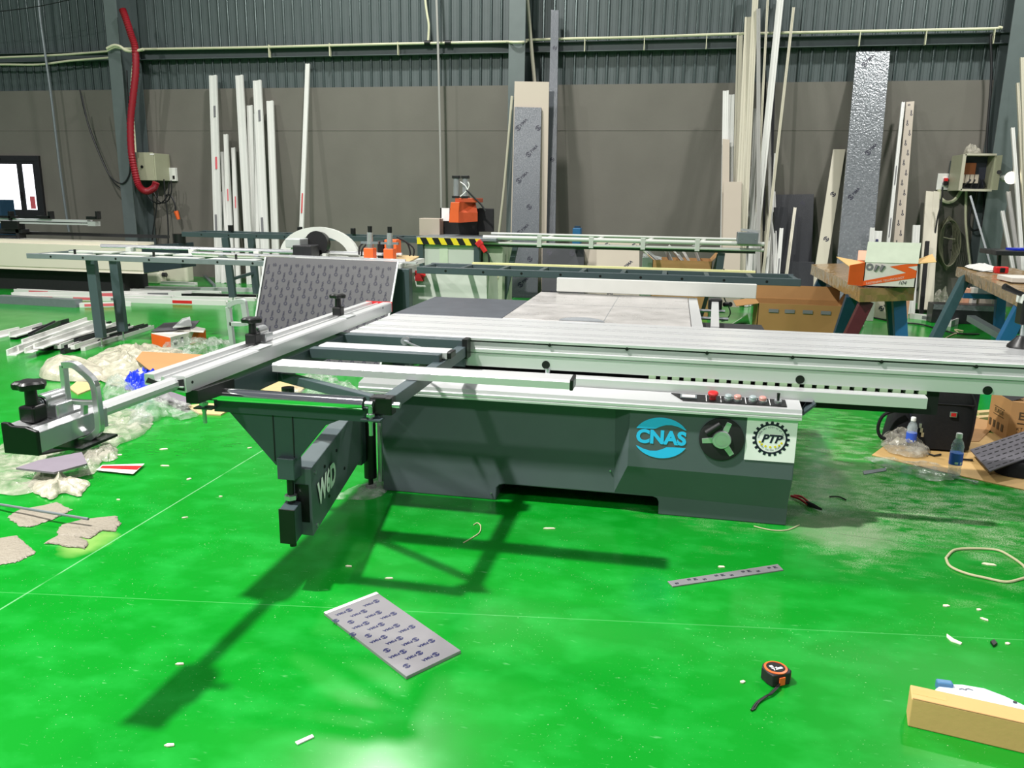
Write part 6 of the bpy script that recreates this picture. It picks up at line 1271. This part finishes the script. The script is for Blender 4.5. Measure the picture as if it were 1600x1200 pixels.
# tape measure
tm_ = root('tape_measure', Z(1210, 1068), 'black and orange tape measure with wrist strap on the green floor', 'tape measure')
cA = Z(1187, 1060); cB = Z(1208, 1078); cC = Z(1240, 1070)
ctr = Z(1211, 1062, 0); ex = (Z(1236, 1072)-Z(1208, 1079)).normalized(); ey = V((-ex.y, ex.x, 0)); hT = .045
out = [(a_, b_) for a_, b_ in ((-.034, -.03), (.022, -.034), (.034, -.024), (.036, .0), (.03, .024), (.008, .036), (-.02, .034), (-.036, .018), (-.038, -.008))]
def tp(u, v, z): return ctr+ex*(u*1.2)+ey*(v*1.2)+V((0, 0, z))
P().prism([tp(u, v, .001) for u, v in out], (0, 0, hT)).build('case', 'rubber', tm_, bevel=.005, seg=3)
P().add([tp(.026*math.cos(t)-.002, .026*math.sin(t), hT+.0016) for t in [math.tau*i/24 for i in range(24)]]+[tp(.029*math.cos(t)-.002, .029*math.sin(t), hT+.001) for t in [math.tau*i/24 for i in range(24)]], [(i, (i+1) % 24, 24+(i+1) % 24, 24+i) for i in range(24)]+[]).build('orange_ring', 'orange', tm_)
P().lathe([(.039, 0), (.039, .003), (.032, .0045), (.032, .003)], tp(-.002, 0, hT), n=28).build('face_ring', 'orange', tm_, smooth=True)
fc = P().cyl(tp(-.002, 0, hT), tp(-.002, 0, hT+.0032), .0315, n=24).build('face_plate', 'black', tm_)
P().stamp(text_mesh('7.5m', .019, offset=.001), tp(-.001, -.006, hT+.0036), ex, ey).build('face_print', 'white_print', fc); P().box(0, 0, 0, 0, 0, 0) if False else P().add([tp(a, b_, hT+.0036) for a, b_ in ((-.016, .004), (-.006, .004), (-.006, .013), (-.016, .013))], [(0, 1, 2, 3)]).build('face_print', 'white_print', fc)
P().prism([tp(-.016, -.0335, .006), tp(.004, -.0345, .006), tp(.004, -.0345, .036), tp(-.016, -.0335, .036)], -ey*.004).build('belt_clip', 'orange', tm_, bevel=.002)
P().prism([tp(.036, -.02, .006), tp(.037, .0, .006), tp(.037, .0, .03), tp(.036, -.02, .03)], ex*.004).build('tape_mouth', 'orange', tm_, bevel=.002)
P().box(0, 1, 0, 1, 0, 1) if False else P().add([tp(.0405, -.017, .01), tp(.0405, -.003, .01), tp(.0405, -.003, .022), tp(.0405, -.017, .022)], [(0, 1, 2, 3)]).build('tape_hook', 'red', tm_)
stp = smooth_path([tp(-.012, -.034, .014), Z(1203, 1084, .01), Z(1196, 1088, .008), Z(1182, 1098, .005), Z(1174, 1110, .004)])
P().tube(stp, .0035, 6).build('strap', 'black', tm_, smooth=True); P().tube([p+V((.008, .004, 0)) for p in stp[2:-1]]+[stp[-1]], .003, 6).build('strap', 'black', tm_, smooth=True)
# long carton bar, bottom right
A = Z(1418, 1134); Hc = .1
top_near = Z(1420, 1100, Hc); 
A_ = Z(1418, 1135); B_ = Z(1600, 1178); dd = (B_-A_).normalized(); pn = V((-dd.y, dd.x, 0))
Wd = (Z(1417, 1068, Hc)-V((A_.x, A_.y, Hc))).dot(pn)
bx = root('long_carton', A_+dd*.4+pn*Wd/2, 'long narrow tan carton at the corner of the green floor', 'carton')
P().prism([A_, A_+dd*.9, A_+dd*.9+pn*Wd, A_+pn*Wd], (0, 0, Hc)).build('body', 'cardboard_light', bx, bevel=.004)
P().prism([A_+dd*.005+pn*Wd*.35+V((0, 0, Hc)), A_+dd*.1+pn*Wd*.35+V((0, 0, Hc)), A_+dd*.1+pn*Wd*.75+V((0, 0, Hc)), A_+dd*.005+pn*Wd*.75+V((0, 0, Hc))], (0, 0, .0006)).build('tape_patch', 'tape_brown', bx)
P().bar(A_+dd*.004+pn*Wd*.02+V((0, 0, Hc)), A_+dd*.9+pn*Wd*.02+V((0, 0, Hc)), .004, .001).build('crease', 'cardboard', bx)
# pale blue shrink-wrap tail behind it
gq = [Z(a, b_, .05) for a, b_ in ((1462, 1079), (1474, 1070), (1505, 1071), (1540, 1077), (1572, 1089), (1604, 1104), (1640, 1122), (1630, 1128), (1590, 1113), (1540, 1100), (1490, 1090))]
gb = root('blade_guard', (gq[5].x, gq[5].y, 0), 'pale blue-white curved guard lying behind the long tan carton', 'guard')
P().prism([V((p.x, p.y+.012, .012)) for p in gq], (0, 0, .036)).build('shell', 'pale_blue', gb, bevel=.006, seg=3)
p = Z(1586, 1097, .05); P().cyl((p.x, p.y, .046), (p.x, p.y, .051), .006, n=10).build('rivet', 'dark_bronze', gb); p = Z(1477, 1072, .05); P().box(p.x-.025, p.x+.025, p.y-.004, p.y+.024, .03, .062).build('latch', mat('latch_blue', '4a78a0', .4), gb, bevel=.006)
for px_ in (1504, 1514): p = Z(px_, 1077, .05); P().tube([V((p.x-.01, p.y, .0495)), V((p.x, p.y+.004, .0495)), V((p.x+.012, p.y-.002, .0495))], .0015, 5).build('scratch_line', 'grey_ink', gb)
# rope loop
lp_ = [(1478, 872), (1490, 860), (1512, 857), (1556, 859), (1580, 870), (1600, 885), (1606, 899), (1590, 906), (1570, 909), (1540, 903), (1510, 896), (1485, 885)]
pts = [Z(a, b_, .006) for a, b_ in lp_]; pts = smooth_path(pts+[pts[0]])[:-1]
tag(P().tube(pts, .006, 8, True).build('hose_loop', 'rope', smooth=True), 'pale plastic hose loop lying on the green floor', 'hose')
sheet(((1479, 992), (1490, 1000), (1503, 1006), (1501, 1008), (1486, 1003), (1479, 996)), .006, 'chip_pale', 'plastic_scrap', 'pale bent scrap on the floor near the hose loop', 'scrap')
sheet(((1547, 1005), (1553, 1002), (1558, 1008), (1552, 1012)), .01, 'black', 'plastic_scrap', 'small black clip on the floor near the hose loop', 'scrap')
sheet(((461, 1161), (488, 1149), (491, 1153), (465, 1165)), .005, 'paper', 'paper_scrap', 'small white strip lying alone on the green floor', 'scrap')
